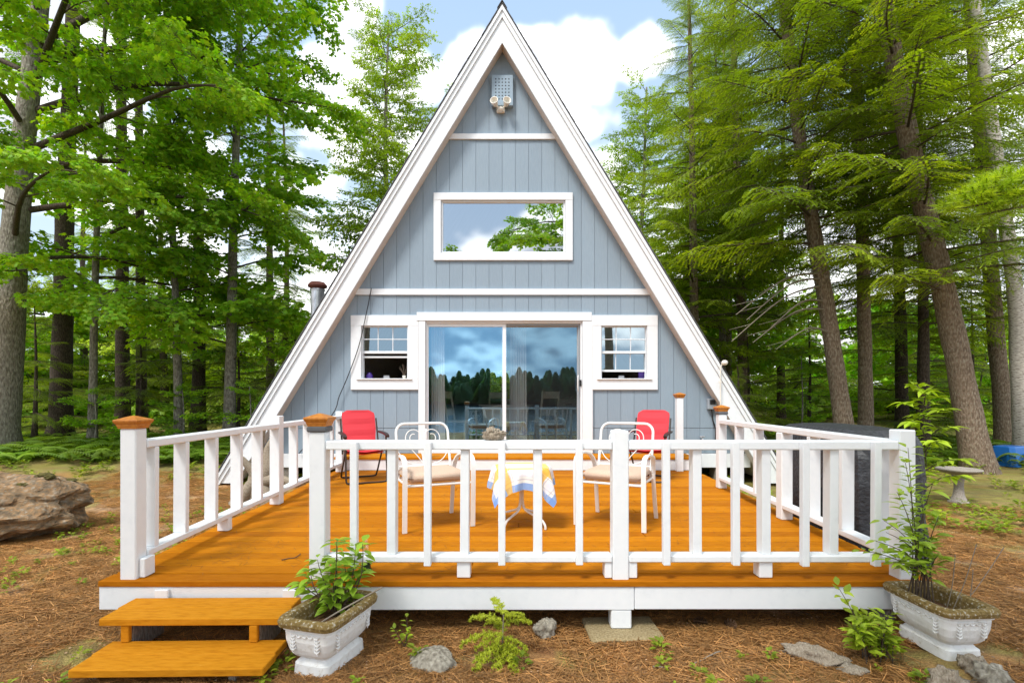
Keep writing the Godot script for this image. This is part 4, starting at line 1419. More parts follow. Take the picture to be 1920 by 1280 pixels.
# ------------------------------------------------------------------ seen through the glass
func make_interior() -> void:
	var fy := 0.505
	# drop-leaf table
	var t := thing("dining_table", "round white drop-leaf dining table inside behind the sliding door", "table", Vector3(-0.12, fy + 0.001, -9.6))
	var b := MB.new()
	b.lathe([Vector2(0.0, 0.72), Vector2(0.5, 0.72), Vector2(0.51, 0.735), Vector2(0.5, 0.75), Vector2(0.0, 0.75)], 36)
	hang(t, "tabletop", b.mesh(), M.whiteinner)
	var leafp := PackedVector2Array()
	for k in 17:
		leafp.append(Vector2(-0.42 + 0.42 * (1.0 - cos(PI * k / 16.0)), -0.36 * sin(PI * k / 16.0)))
	b = MB.new()
	b.extrude(leafp, 0.0, 0.02)
	hang(t, "drop_leaf", b.mesh(), M.whiteinner, Transform3D(Basis(), Vector3(0, 0.72, 0.45)))
	for x in [-0.3, 0.3]:
		for z in [-0.3, 0.3]:
			hang(t, "leg", bm(Vector3(0.05, 0.72, 0.05)), M.whiteinner, Transform3D(Basis(), Vector3(x, 0.36, z)))
	var spots := [[-0.95, 9.35, 75.0, "beside the curtain"], [0.58, 9.5, -150.0, "behind the insect screen"], [-0.25, 10.45, 10.0, "behind the round table"]]
	for s in spots:
		var c := thing("dining_chair", "white ladder-back dining chair inside the cabin " + s[3], "chair", Vector3(s[0], fy + 0.001, -s[1]), s[2], "dining chairs inside")
		hang(c, "seat", bm(Vector3(0.42, 0.03, 0.4), 0.01), M.whiteinner, Transform3D(Basis(), Vector3(0, 0.45, 0)))
		for x in [-0.18, 0.18]:
			hang(c, "leg", bm(Vector3(0.035, 0.435, 0.035)), M.whiteinner, Transform3D(Basis(), Vector3(x, 0.2175, 0.16)))
			hang(c, "back_post", tubem([Vector3(x, 0.0, -0.19), Vector3(x, 0.5, -0.18), Vector3(x, 1.0, -0.26)], 0.02), M.whiteinner)
		for y in [0.62, 0.93]:
			hang(c, "slat", bm(Vector3(0.34, 0.13, 0.018)), M.whiteinner, Transform3D(Basis(Vector3.RIGHT, -0.15), Vector3(0, y, -0.205 - (y - 0.62) * 0.12)))
	# curtains
	for q in [[800.0, 822.0], [952.0, 980.0]]:
		var cb := MB.new()
		var x0 := wallx(q[0]) + 0.03
		var x1 := wallx(q[1]) + 0.06
		var prev := Vector3.ZERO
		var pn := Vector3.ZERO
		for k in 41:
			var x := lerpf(x0, x1, k / 40.0)
			var p := Vector3(x, 0, -(DW + 0.22 + 0.025 * sin(k * 1.1) + 0.01 * sin(k * 0.37)))
			if k > 0:
				cb.quad(prev + Vector3(0, fy + 0.02, 0), p + Vector3(0.02, fy + 0.02, 0), p + Vector3(0, 2.58, 0), prev + Vector3(0, 2.58, 0))
			prev = p
		top("curtain", cb.mesh(), M.curtain, Transform3D(), "sheer white curtain hanging inside the fixed door pane" if q[0] < 900 else "sheer white curtain hanging inside behind the insect screen", "curtain")
	# kitchen cabinet at the back
	var kc := thing("kitchen_cabinet", "pale kitchen cabinet with drawers at the back of the room", "cabinet", Vector3(1.75, fy + 0.001, -11.6))
	hang(kc, "body", bm(Vector3(1.5, 0.86, 0.6), 0.01), M.whiteinner, Transform3D(Basis(), Vector3(0, 0.43, 0)))
	hang(kc, "counter", bm(Vector3(1.56, 0.04, 0.64), 0.01), M.panel, Transform3D(Basis(), Vector3(0, 0.881, 0)))
	for k in 3:
		hang(kc, "drawer", bm(Vector3(0.45, 0.17, 0.02), 0.006), M.whiteinner, Transform3D(Basis(), Vector3(-0.5 + k * 0.5, 0.73, 0.311)))
		hang(kc, "drawer_pull", bm(Vector3(0.14, 0.015, 0.02), 0.004), M.black, Transform3D(Basis(), Vector3(-0.5 + k * 0.5, 0.73, 0.332)))
		hang(kc, "cupboard_door", bm(Vector3(0.45, 0.52, 0.02), 0.006), M.whiteinner, Transform3D(Basis(), Vector3(-0.5 + k * 0.5, 0.36, 0.311)))
	# small things on the inner window sills
	var sy := wally(711.0) - 0.005
	var jar := MB.new()
	jar.lathe([Vector2(0.0, 0), Vector2(0.05, 0.0), Vector2(0.058, 0.02), Vector2(0.055, 0.08), Vector2(0.03, 0.105), Vector2(0.034, 0.12), Vector2(0.0, 0.122)], 20)
	top("purple_jar", jar.mesh(), M.purple, Transform3D(Basis(), Vector3(wallx(687), sy, -DW - 0.16)), "round purple glass jar on the window sill", "jar")
	for k in 2:
		top("crystal_block", bm(Vector3(0.10, 0.075, 0.05), 0.012), M.steel, Transform3D(Basis(Vector3.UP, 0.2), Vector3(wallx(720) if k == 0 else wallx(1169), sy + 0.038, -DW - 0.16)), "small silvery block beside the purple jar on the sill" if k == 0 else "small silvery block beside the purple box on the sill", "ornament")
	top("purple_box", bm(Vector3(0.10, 0.13, 0.06), 0.004), M.purple, Transform3D(Basis(), Vector3(wallx(1208), sy + 0.066, -DW - 0.16)), "upright purple box in the corner of the window sill", "box")
	var vs := thing("dried_flower_vase", "small tan vase of dark dried flowers on the window sill", "vase", Vector3(wallx(754), sy, -DW - 0.16))
	var vb := MB.new()
	vb.lathe([Vector2(0.0, 0), Vector2(0.022, 0), Vector2(0.026, 0.03), Vector2(0.034, 0.07), Vector2(0.0, 0.071)], 16)
	hang(vs, "pot", vb.mesh(), M.ivory)
	for k in 7:
		var a := k * 0.9
		hang(vs, "stalk", tubem([Vector3(0, 0.06, 0), Vector3(cos(a) * 0.05, 0.15 + 0.02 * (k % 3), sin(a) * 0.03), Vector3(cos(a) * 0.085, 0.19 + 0.03 * (k % 3), sin(a) * 0.05)], 0.006, 5), M.twig)

# ------------------------------------------------------------------ leaves and sprays
const LOBES := [[0.0, 1.0], [20.0, 0.60], [48.0, 0.93], [74.0, 0.52], [108.0, 0.72], [150.0, 0.40], [180.0, 0.22]]

func star_leaf(b: MB, p: Vector3, f: Vector3, nn: Vector3, size: float) -> void:
	var x := f.normalized()
	var y := (nn - x * nn.dot(x)).normalized()
	var z := x.cross(y)
	var mid := p + x * size * 0.30
	var ring := []
	for k in LOBES:
		var a := deg_to_rad(k[0])
		ring.append(mid + (x * cos(a) + z * sin(a)) * size * 0.62 * k[1] - y * size * 0.10 * absf(sin(a)) * k[1] - y * size * 0.08 * maxf(cos(a), 0.0))
	var other := []
	for k in range(LOBES.size() - 2, 0, -1):
		var a := deg_to_rad(-LOBES[k][0])
		other.append(mid + (x * cos(a) + z * sin(a)) * size * 0.62 * LOBES[k][1] - y * size * 0.10 * absf(sin(a)) * LOBES[k][1] - y * size * 0.08 * maxf(cos(a), 0.0))
	ring.append_array(other)
	for k in ring.size():
		var q: Vector3 = ring[k]
		var r: Vector3 = ring[(k + 1) % ring.size()]
		b.tri(mid, r, q)

func ovate_leaf(b: MB, p: Vector3, f: Vector3, nn: Vector3, size: float, wide := 0.42, curl := 0.25) -> void:
	var x := f.normalized()
	var y := (nn - x * nn.dot(x)).normalized()
	var z := x.cross(y)
	var ws := [0.0, 0.62, 1.0, 0.78, 0.36, 0.0]
	var ts := [0.0, 0.18, 0.42, 0.66, 0.86, 1.0]
	var c := []; var l := []; var r := []
	for k in 6:
		var m: Vector3 = p + x * ts[k] * size - y * curl * size * ts[k] * ts[k]
		c.append(m)
		l.append(m - z * ws[k] * wide * size * 0.5 + y * ws[k] * size * 0.06)
		r.append(m + z * ws[k] * wide * size * 0.5 + y * ws[k] * size * 0.06)
	for k in 5:
		if k > 0:
			b.tri(c[k], c[k + 1], l[k])
			b.tri(c[k], r[k], c[k + 1])
		if k < 4:
			b.tri(c[k + 1], l[k + 1], l[k])
			b.tri(c[k + 1], r[k], r[k + 1])

# a mesh of two surfaces: wood and leaves
func two(wood: MB, leaves: MB) -> ArrayMesh:
	var m := ArrayMesh.new()
	for q in [wood, leaves]:
		var a := []
		a.resize(Mesh.ARRAY_MAX)
		a[Mesh.ARRAY_VERTEX] = q.v
		a[Mesh.ARRAY_NORMAL] = q.n
		a[Mesh.ARRAY_COLOR] = q.c
		m.add_surface_from_arrays(Mesh.PRIMITIVE_TRIANGLES, a)
	m.surface_set_material(0, M.twig)
	return m

func needle_twig(b: MB, rng: RandomNumberGenerator, o: Vector3, d: Vector3, L: float, base: Color, fresh: Color, wide := 0.029) -> void:
	var m := maxi(int(L / 0.021), 2)
	var across := d.cross(Vector3(rng.randf_range(-0.35, 0.35), 1, rng.randf_range(-0.35, 0.35))).normalized()
	for j in m:
		var s := (j + 0.5) / m
		var q := o + d * L * s + Vector3(0, -0.14 * L * s * s, 0)
		b.col = base.lerp(fresh, smoothstep(0.45, 0.9, s))
		var w := wide * (1.0 - 0.4 * s)
		for e in [-1.0, 1.0]:
			b.tri(q - d * 0.011, q + d * 0.013, q + across * e * w + d * 0.013 + Vector3(0, rng.randf_range(-0.008, 0.008), 0))

func hemlock_bough(sd: int) -> ArrayMesh:
	var rng := RandomNumberGenerator.new()
	rng.seed = sd
	var w := MB.new()
	w.col = Color(0.085, 0.06, 0.042)
	var b := MB.new()
	var L := 2.4
	var q := []
	var wig := rng.randf_range(-0.1, 0.1)
	for j in 9:
		var s := j / 8.0
		q.append(Vector3(L * s, L * (0.05 * s - 0.16 * s * s), L * wig * sin(s * 3.0)))
	w.tube(q, [0.026, 0.023, 0.02, 0.017, 0.014, 0.011, 0.008, 0.005, 0.002], 5, false)
	var s := 0.10
	var side := 1.0
	while s < 1.0:
		var k := s * 8.0
		var j := mini(int(k), 7)
		var at: Vector3 = q[j].lerp(q[j + 1], k - j)
		var fw: Vector3 = (q[j + 1] - q[j]).normalized()
		var bl: float = (0.86 * pow(1.0 - s, 0.7) + 0.16) * rng.randf_range(0.6, 1.15)
		var bd := (fw * rng.randf_range(0.7, 1.1) + Vector3(0, rng.randf_range(-0.22, 0.16), side)).normalized()
		var sag := rng.randf_range(0.15, 0.45)
		var r := []
		for e in 6:
			var u := e / 5.0
			r.append(at + bd * bl * u + Vector3(0, -sag * bl * u * u, 0))
		w.tube(r, [0.007, 0.006, 0.005, 0.004, 0.003, 0.0015], 3, false)
		var tone := rng.randf_range(0.7, 1.25)
		var base := Color(0.29, 0.40, 0.028) * tone
		var fresh := Color(0.50, 0.59, 0.032) * tone if rng.randf() < 0.65 else base * 1.15
		var u := 0.06
		var sd2 := 1.0
		while u < 1.0:
			var kk := mini(int(u * 5.0), 4)
			var p: Vector3 = r[kk].lerp(r[kk + 1], u * 5.0 - kk)
			var f2: Vector3 = (r[kk + 1] - r[kk]).normalized()
			var s2 := f2.cross(Vector3.UP).normalized() * sd2
			var d := (f2 * rng.randf_range(0.7, 1.1) + s2 * 0.95 + Vector3(0, rng.randf_range(-0.4, 0.08), 0)).normalized()
			needle_twig(b, rng, p, d, (0.24 * (1.0 - 0.6 * u)) * rng.randf_range(0.6, 1.15), base, fresh)
			sd2 = -sd2
			u += 0.046 / bl
		needle_twig(b, rng, r[5], (r[5] - r[4]).normalized(), 0.10, base, fresh)
		side = -side
		s += rng.randf_range(0.028, 0.042)
	return two(w, b)

func leaf_bough(sd: int, oval: bool) -> ArrayMesh:
	var rng := RandomNumberGenerator.new()
	rng.seed = sd
	var w := MB.new()
	w.col = Color(0.085, 0.06, 0.042)
	var b := MB.new()
	var L := 2.2
	var q := []
	var wig := rng.randf_range(-0.12, 0.12)
	for j in 9:
		var s := j / 8.0
		q.append(Vector3(L * s, L * (0.10 * s - 0.17 * s * s), L * wig * sin(s * 4.0)))
	w.tube(q, [0.022, 0.02, 0.017, 0.014, 0.012, 0.009, 0.007, 0.004, 0.002], 5, false)
	var s := 0.16
	var side := 1.0
	while s <= 1.0:
		var k := s * 8.0
		var j := mini(int(k), 7)
		var at: Vector3 = q[j].lerp(q[j + 1], k - j)
		var fw: Vector3 = (q[j + 1] - q[j]).normalized()
		var bl: float = (0.75 * (1.05 - s) + 0.2) * rng.randf_range(0.7, 1.2)
		var bd := (fw * rng.randf_range(0.6, 1.1) + Vector3(0, rng.randf_range(-0.25, 0.45), side * rng.randf_range(0.6, 1.0))).normalized()
		var r := []
		for e in 5:
			var u := e / 4.0
			r.append(at + bd * bl * u + Vector3(0, -0.25 * bl * u * u, 0))
		w.tube(r, [0.007, 0.006, 0.004, 0.003, 0.0015], 3, false)
		var tone := rng.randf_range(0.75, 1.25)
		var u := 0.12
		while u <= 1.02:
			var uu := minf(u, 1.0)
			var kk := mini(int(uu * 4.0), 3)
			var p: Vector3 = r[kk].lerp(r[kk + 1], uu * 4.0 - kk)
			var f2: Vector3 = (r[kk + 1] - r[kk]).normalized()
			# a short shoot with a handful of leaves
			var sh := (f2 * rng.randf_range(0.2, 1.0) + f2.cross(Vector3.UP).normalized() * rng.randf_range(-1.0, 1.0) + Vector3(0, rng.randf_range(-0.3, 0.45), 0)).normalized()
			var sl := rng.randf_range(0.1, 0.26)
			w.tube([p, p + sh * sl], [0.003, 0.0012], 3, false)
			var nl := 5 if not oval else 8
			for m in nl:
				var t := 0.25 + 0.8 * m / float(nl - 1)
				var out := (sh * 0.5 + Vector3(rng.randf_range(-1, 1), rng.randf_range(-0.45, 0.25), rng.randf_range(-1, 1))).normalized()
				var tn_ := tone * rng.randf_range(0.8, 1.22)
				var up := Vector3(rng.randf_range(-0.55, 0.55), 1.0, rng.randf_range(-0.55, 0.55))
				if oval:
					b.col = Color(0.42 * tn_, 0.57 * tn_, 0.034 * tn_)
					ovate_leaf(b, p + sh * sl * t + out * 0.03, out + Vector3(0, -0.4, 0), up, rng.randf_range(0.06, 0.10), 0.6)
				else:
					b.col = Color(0.38 * tn_ * rng.randf_range(0.8, 1.2), 0.62 * tn_, 0.03 * tn_)
					star_leaf(b, p + sh * sl * t + out * rng.randf_range(0.03, 0.07), out + Vector3(0, -0.45, 0), up, rng.randf_range(0.10, 0.165))
			u += 0.105 / bl
		side = -side
		s += rng.randf_range(0.035, 0.06)
	return two(w, b)

func pine_bough(sd: int) -> ArrayMesh:
	var rng := RandomNumberGenerator.new()
	rng.seed = sd
	var w := MB.new()
	w.col = Color(0.085, 0.06, 0.042)
	var b := MB.new()
	var L := 1.8
	w.tube([Vector3.ZERO, Vector3(L * 0.5, 0.04, 0.03), Vector3(L, 0.1, 0)], [0.018, 0.011, 0.003], 5, false)
	var s := 0.2
	var side := 1.0
	while s < 1.0:
		var at := Vector3(L * s, 0.1 * s, 0)
		var bl := (0.6 * (1.0 - s) + 0.12) * rng.randf_range(0.7, 1.2)
		var bd := Vector3(0.9, rng.randf_range(-0.1, 0.35), side * rng.randf_range(0.5, 1.0)).normalized()
		w.tube([at, at + bd * bl], [0.006, 0.003], 3, false)
		var u := 0.35
		while u <= 1.0:
			var o := at + bd * bl * u
			var tone := rng.randf_range(0.75, 1.25)
			for k in 20:
				var d := (bd * rng.randf_range(0.1, 1.0) + Vector3(rng.randf_range(-0.8, 0.8), rng.randf_range(-0.6, 0.9), rng.randf_range(-0.8, 0.8))).normalized()
				var ww := d.cross(Vector3(rng.randf(), 1, rng.randf())).normalized() * 0.006
				b.col = Color(0.52, 0.66, 0.04) * tone
				b.tri(o - ww, o + ww, o + d * rng.randf_range(0.11, 0.19))
			u += 0.07 / bl
		side = -side
		s += 0.05
	return two(w, b)

func make_sprays() -> void:
	var rng := RandomNumberGenerator.new()
	rng.seed = 100
	SPR.hemlock = [hemlock_bough(1), hemlock_bough(2), hemlock_bough(3)]
	SPR.maple = [leaf_bough(4, false), leaf_bough(5, false), leaf_bough(6, false)]
	SPR.oval = [leaf_bough(7, true), leaf_bough(8, true)]
	SPR.pine = [pine_bough(9)]
	# fern fronds and weeds
	SPR.fern = []
	for v in 3:
		var b := MB.new()
		for fr in 6:
			var az := fr * 1.05 + v
			var dir := Vector3(cos(az), 0, sin(az))
			var L := rng.randf_range(0.28, 0.42)
			var tone := rng.randf_range(0.8, 1.25)
			for k in 14:
				var t := 0.15 + 0.85 * k / 13.0
				var o := dir * L * t + Vector3(0, L * (0.95 * t - 0.62 * t * t), 0)
				var sd := dir.cross(Vector3.UP)
				for e in [-1.0, 1.0]:
					b.col = Color(0.17, 0.29, 0.02) * tone
					ovate_leaf(b, o, sd * e + dir * 0.45, Vector3(0, 1, 0) + dir * 0.2, 0.10 * (1.0 - 0.8 * t) + 0.02, 0.34, 0.3)
		SPR.fern.append(b.mesh())
	SPR.weed = []
	for v in 3:
		var b := MB.new()
		for k in 14:
			var az := rng.randf() * TAU
			var dir := Vector3(cos(az), rng.randf_range(0.1, 0.9), sin(az)).normalized()
			var tone := rng.randf_range(0.75, 1.25)
			b.col = Color(0.27, 0.36, 0.025) * tone
			ovate_leaf(b, Vector3(0, 0.01 + 0.05 * rng.randf(), 0) + dir * 0.03, dir, Vector3(0, 1, 0), rng.randf_range(0.035, 0.06), 0.6, 0.3)
		SPR.weed.append(b.mesh())

const REACH := {"hemlock": 2.4, "maple": 2.2, "oval": 2.2, "pine": 1.8}
var tints := {}
func leaf_tint(kind: String, step: int) -> StandardMaterial3D:
	var key := "%s %d" % [kind, step]
	if not tints.has(key):
		var m := leafy(1.0, 0.55)
		m.albedo_color = [Color(0.86, 0.9, 0.9), Color(0.93, 0.96, 0.9), Color(1.0, 1.0, 0.9)][step]
		tints[key] = m
	return tints[key]

# one bough: a piece of its own
func bough(crown: Node3D, rng: RandomNumberGenerator, kind: String, at: Vector3, dir: Vector3, length: float) -> void:
	var o := MeshInstance3D.new()
	o.mesh = SPR[kind][rng.randi() % SPR[kind].size()]
	o.set_surface_override_material(1, leaf_tint(kind, rng.randi() % 3))
	o.name = "bough"
	crown.add_child(o, true)
	var up := Vector3(rng.randf_range(-0.3, 0.3), 1, rng.randf_range(-0.3, 0.3))
	o.transform = Transform3D(facing(dir, up, length / REACH[kind]), at)

func facing(f: Vector3, up: Vector3, s: float) -> Basis:
	var x := f.normalized()
	var y := (up - x * up.dot(x)).normalized()
	return Basis(x, y, x.cross(y)).scaled_local(Vector3(s, s, s))

func along_path(pts: Array, h: float) -> Vector3:
	for k in pts.size() - 1:
		if h <= pts[k + 1].y or k == pts.size() - 2:
			var a: Vector3 = pts[k]
			var b: Vector3 = pts[k + 1]
			return a.lerp(b, clampf((h - a.y) / maxf(b.y - a.y, 1e-4), 0.0, 1.0))
	return pts[-1]

func trunk_mesh(pts: Array, r0: float, r1: float, flare := 0.5) -> ArrayMesh:
	var p := smooth(pts, 14)
	var rad := []
	var total: float = p[-1].y - p[0].y
	for q in p:
		var t: float = (q.y - p[0].y) / total
		rad.append(lerpf(r0, r1, pow(t, 0.85)) * (1.0 + flare * exp(-(q.y - p[0].y) / 0.35)))
	var nz := FastNoiseLite.new()
	nz.seed = 17
	nz.frequency = 0.11
	nz.fractal_octaves = 3
	var b := MB.new()
	b.tube(p, rad, 22, true, nz, 0.11)
	return b.mesh()

func tint(rng: RandomNumberGenerator, c: Color, spread := 0.25) -> Color:
	var k := rng.randf_range(1.0 - spread, 1.0 + spread)
	return Color(c.r * k * rng.randf_range(0.92, 1.1), c.g * k, c.b * k)

# evergreen with tiers of drooping limbs
func conifer(called: String, label: String, group: String, pts: Array, r0: float, r1: float, o: Dictionary) -> Node3D:
	var rng := RandomNumberGenerator.new()
	rng.seed = o.seed
	var t := thing(called, label, "tree", pts[0], 0.0, group)
	put(t, "trunk", trunk_mesh(pts, r0, r1), o.get("bark", M.bark_red))
	var crown := Node3D.new()
	crown.name = "crown"
	t.add_child(crown)
	var path := smooth(pts, 8)
	var n: int = o.n
	var az0 := rng.randf() * TAU
	for i in n:
		var f := float(i) / maxf(n - 1, 1)
		var h: float = lerpf(o.h0, o.h1, f) + rng.randf_range(-0.15, 0.15)
		var p0 := along_path(path, h)
		var az := az0 + i * 2.39996 + rng.randf_range(-0.35, 0.35)
		if o.has("toward") and rng.randf() < o.get("bias", 0.5):
			az = deg_to_rad(o.toward) + rng.randf_range(-0.9, 0.9)
		var L: float = lerpf(o.l0, o.l1, pow(f, o.get("shape", 1.0))) * rng.randf_range(0.65, 1.15)
		if rng.randf() < o.get("bare", 0.0) * (1.0 - f):
			continue
		var dir := Vector3(cos(az), o.get("rise", 0.02) + rng.randf_range(-0.16, 0.16) + 0.35 * f * f, -sin(az))
		bough(crown, rng, o.get("kind", "hemlock"), p0 - pts[0], dir, L)
	for k in 3:
		bough(crown, rng, o.get("kind", "hemlock"), path[-1] - pts[0] - Vector3(0, 0.5 * k + 0.1, 0), Vector3(rng.randf_range(-0.5, 0.5), 1.0, rng.randf_range(-0.5, 0.5)), maxf(o.l1, 0.7))
	return t

# broadleaf tree: limbs with leafy boughs along them
func broadleaf(called: String, label: String, group: String, pts: Array, r0: float, r1: float, o: Dictionary) -> Node3D:
	var rng := RandomNumberGenerator.new()
	rng.seed = o.seed
	var t := thing(called, label, "tree", pts[0], 0.0, group)
	put(t, "trunk", trunk_mesh(pts, r0, r1), o.get("bark", M.bark_grey))
	var crown := Node3D.new()
	crown.name = "crown"
	t.add_child(crown)
	var path := smooth(pts, 8)
	var kind: String = o.get("kind", "maple")
	var limbs: Array = o.get("limbs", [])
	var n: int = o.get("n", 0)
	for i in n:
		var f := float(i) / maxf(n - 1, 1)
		limbs.append([lerpf(o.h0, o.h1, f) + rng.randf_range(-0.2, 0.2), rad_to_deg(i * 2.39996) + rng.randf_range(-25, 25), lerpf(o.l0, o.l1, f) * rng.randf_range(0.7, 1.15), rng.randf_range(0.05, 0.5) + f * 0.5])
	for lm in limbs:
		var p0 := along_path(path, lm[0])
		var az := deg_to_rad(lm[1])
		var L: float = lm[2]
		var dir := Vector3(cos(az), 0, -sin(az))
		var rise: float = lm[3]
		if L < 2.7:
			bough(crown, rng, kind, p0 - pts[0], dir + Vector3(0, rise * 0.6, 0), L)
			continue
		var w1 := rng.randf_range(-0.12, 0.12)
		var q := []
		for j in 9:
			var s := j / 8.0
			q.append(p0 + dir * L * s + dir.cross(Vector3.UP) * L * w1 * sin(s * 3.0) + Vector3(0, L * (rise * s - (0.22 + 0.4 * rise) * s * s) + 0.03 * L * sin(s * 7.0 + w1 * 20.0) * s, 0))
		var rr := 0.012 + 0.011 * L
		var lb := MB.new()
		lb.tube(q, [rr, rr * 0.9, rr * 0.8, rr * 0.68, rr * 0.56, rr * 0.45, rr * 0.34, rr * 0.24, rr * 0.12], 7, false)
		put(crown, "limb", lb.mesh(), o.get("limbmat", M.bark_dark))
		var s := 0.25
		var side := 1.0
		while s <= 0.97:
			var k := s * 8.0
			var j := mini(int(k), 7)
			var at: Vector3 = q[j].lerp(q[j + 1], k - j)
			var fw: Vector3 = (q[j + 1] - q[j]).normalized()
			var sd := fw.cross(Vector3.UP).normalized() * side
			bough(crown, rng, kind, at - pts[0], fw * rng.randf_range(0.5, 1.0) + sd * rng.randf_range(0.4, 1.0) + Vector3(0, rng.randf_range(-0.25, 0.35), 0), rng.randf_range(1.2, 2.0) * (1.15 - 0.4 * s) * o.get("size", 1.0))
			side = -side
			s += o.get("bstep", 0.5) / L * rng.randf_range(0.75, 1.25)
		bough(crown, rng, kind, q[8] - pts[0] - (q[8] - q[7]) * 0.8, (q[8] - q[7]).normalized(), 1.3 * o.get("size", 1.0))
	return t

# small plant whose leaves are pieces of their own
func leafy_plant(called: String, label: String, category: String, group: String, base: Vector3, o: Dictionary) -> Node3D:
	var rng := RandomNumberGenerator.new()
	rng.seed = o.seed
	var t := thing(called, label, category, base, 0.0, group)
	var tones := []
	for k in 5:
		var b := MB.new()
		var c: Color = o.col
		var f := 0.7 + 0.16 * k
		b.col = Color(c.r * f, c.g * f, c.b * f)
		ovate_leaf(b, Vector3.ZERO, Vector3.RIGHT, Vector3.UP, 1.0, o.get("wide", 0.46), 0.12 + 0.06 * k)
		tones.append(b.mesh())
	var left: int = o.get("most", 240)
	for sm in o.stems:
		var p := smooth(sm, 6)
		var rad := []
		for k in p.size():
			rad.append(lerpf(o.get("stem", 0.005), 0.0012, float(k) / p.size()))
		hang(t, "stem", tubem(p, rad, 6), o.get("stemmat", M.twig))
		var s: float = o.get("from", 0.2)
		var side := 1.0
		while s <= 1.0 and left > 0:
			var kf := s * (p.size() - 1)
			var j := mini(int(kf), p.size() - 2)
			var at: Vector3 = p[j].lerp(p[j + 1], kf - j)
			var fw: Vector3 = (p[j + 1] - p[j]).normalized()
			var az := rng.randf() * TAU
			var outd := Vector3(cos(az), 0, sin(az))
			var reach: float = o.get("reach", 0.0) * rng.randf_range(0.2, 1.0) * (1.1 - 0.6 * s)
			for m in int(o.get("pairs", 2)):
				var dd := (fw * 0.5 + outd * (1.0 if m % 2 == 0 else -1.0) + Vector3(0, rng.randf_range(-0.25, 0.25), 0)).normalized()
				dd = dd.rotated(Vector3.UP, rng.randf_range(-0.5, 0.5))
				var lp := at + dd * (0.006 + reach * rng.randf_range(0.4, 1.0) * (1.0 if m < 2 else 0.6))
				var sz: float = o.leaf * rng.randf_range(0.65, 1.2)
				var sag := Vector3(0, o.get("sag", -0.2) + rng.randf_range(-0.2, 0.2), 0)
				hang(t, "leaf", tones[rng.randi() % 5], M.leaf, Transform3D(facing(dd + sag, Vector3(rng.randf_range(-0.35, 0.35), 1, rng.randf_range(-0.35, 0.35)), sz), lp))
				left -= 1
			if reach > 0.05:
				hang(t, "stem", tubem([at, at + outd * reach * 0.9], 0.0015, 4), o.get("stemmat", M.twig))
			s += o.step
	return t

# ------------------------------------------------------------------ planters, stones, garden things
func rounded(a: float, b: float, p := 5.5, n := 48) -> PackedVector2Array:
	var out := PackedVector2Array()
	for k in n:
		var t := TAU * (k + 0.5) / n
		var c := cos(t)
		var s := sin(t)
		out.append(Vector2(signf(c) * a * pow(absf(c), 2.0 / p), signf(s) * b * pow(absf(s), 2.0 / p)))
	return out

func octagon(a: float, b: float, c: float) -> PackedVector2Array:
	return PackedVector2Array([Vector2(a, -b + c), Vector2(a, b - c), Vector2(a - c, b), Vector2(-a + c, b), Vector2(-a, b - c), Vector2(-a, -b + c), Vector2(-a + c, -b), Vector2(a - c, -b)])

func make_planter(label: String, at: Vector3, turn: float, big: float) -> Node3D:
	var t := thing("stone_planter", label, "planter", at, turn, "white cast stone planters")
	t.scale = Vector3(big, big, big)
	var A := 0.155
	var B := 0.225
	var C := 0.07
	var o := func(d: float) -> PackedVector2Array: return rounded(A + d, B + d, 7.0)
	var b := MB.new()
	b.loft([[-0.03, o.call(-0.040)], [0.026, o.call(-0.044)], [0.032, o.call(-0.054)], [0.044, o.call(-0.064)], [0.050, o.call(-0.068)], [0.056, o.call(-0.066)], [0.062, o.call(-0.056)], [0.072, o.call(-0.043)], [0.088, o.call(-0.031)], [0.115, o.call(-0.020)], [0.16, o.call(-0.009)], [0.205, o.call(-0.006)], [0.215, o.call(-0.010)], [0.222, o.call(0.004)], [0.232, o.call(0.004)]], true, false)
	hang(t, "bowl", b.mesh(), M.planter)
	b = MB.new()
	b.loft([[0.232, o.call(0.004)], [0.238, o.call(0.020)], [0.262, o.call(0.025)], [0.278, o.call(0.018)], [0.284, o.call(0.0)], [0.278, o.call(-0.024)], [0.26, o.call(-0.032)], [0.17, o.call(-0.042)]], false, false)
	hang(t, "rim", b.mesh(), M.planterrim)
	b = MB.new()
	b.loft([[0.14, o.call(-0.045)], [0.185, o.call(-0.036)]])
	hang(t, "soil", b.mesh(), M.soil)
	# scalloped frieze and corner leaves on the four long faces
	var sc := MB.new()
	sc.tube(arc(Vector3.ZERO, Vector3.RIGHT, Vector3.DOWN, 0.015, 0, PI, 8), _rep(9, 0.0035), 6)
	sc.box(Vector3(0, 0.002, 0), Vector3(0.034, 0.005, 0.005), 0.001)
	var scm := sc.mesh()
	var lf := MB.new()
	for k in 5:
		var y := 0.03 - k * 0.018
		for s in [-1.0, 1.0]:
			lf.tube([Vector3(0, y - 0.008, 0), Vector3(s * 0.010, y, 0.004), Vector3(s * 0.017, y + 0.009, 0.001)], [0.004, 0.005, 0.002], 6)
	lf.tube([Vector3(0, -0.06, 0), Vector3(0, 0.04, 0.002)], [0.003, 0.005], 6)
	var lfm := lf.mesh()
	for face in 4:
		var rot := Basis(Vector3.UP, face * PI / 2)
		var half := (A if face % 2 == 0 else B) - C
		var dist := B if face % 2 == 0 else A
		var k := -int(half / 0.035)
		while k * 0.035 <= half:
			hang(t, "scallop", scm, M.planter, Transform3D(rot, rot * Vector3(k * 0.035, 0.205, dist - 0.004)))
			k += 1
		for s in [-1.0, 1.0]:
			hang(t, "acanthus_leaf", lfm, M.planter, Transform3D(rot, rot * Vector3(s * (half - 0.012), 0.165, dist - 0.010)))
	return t

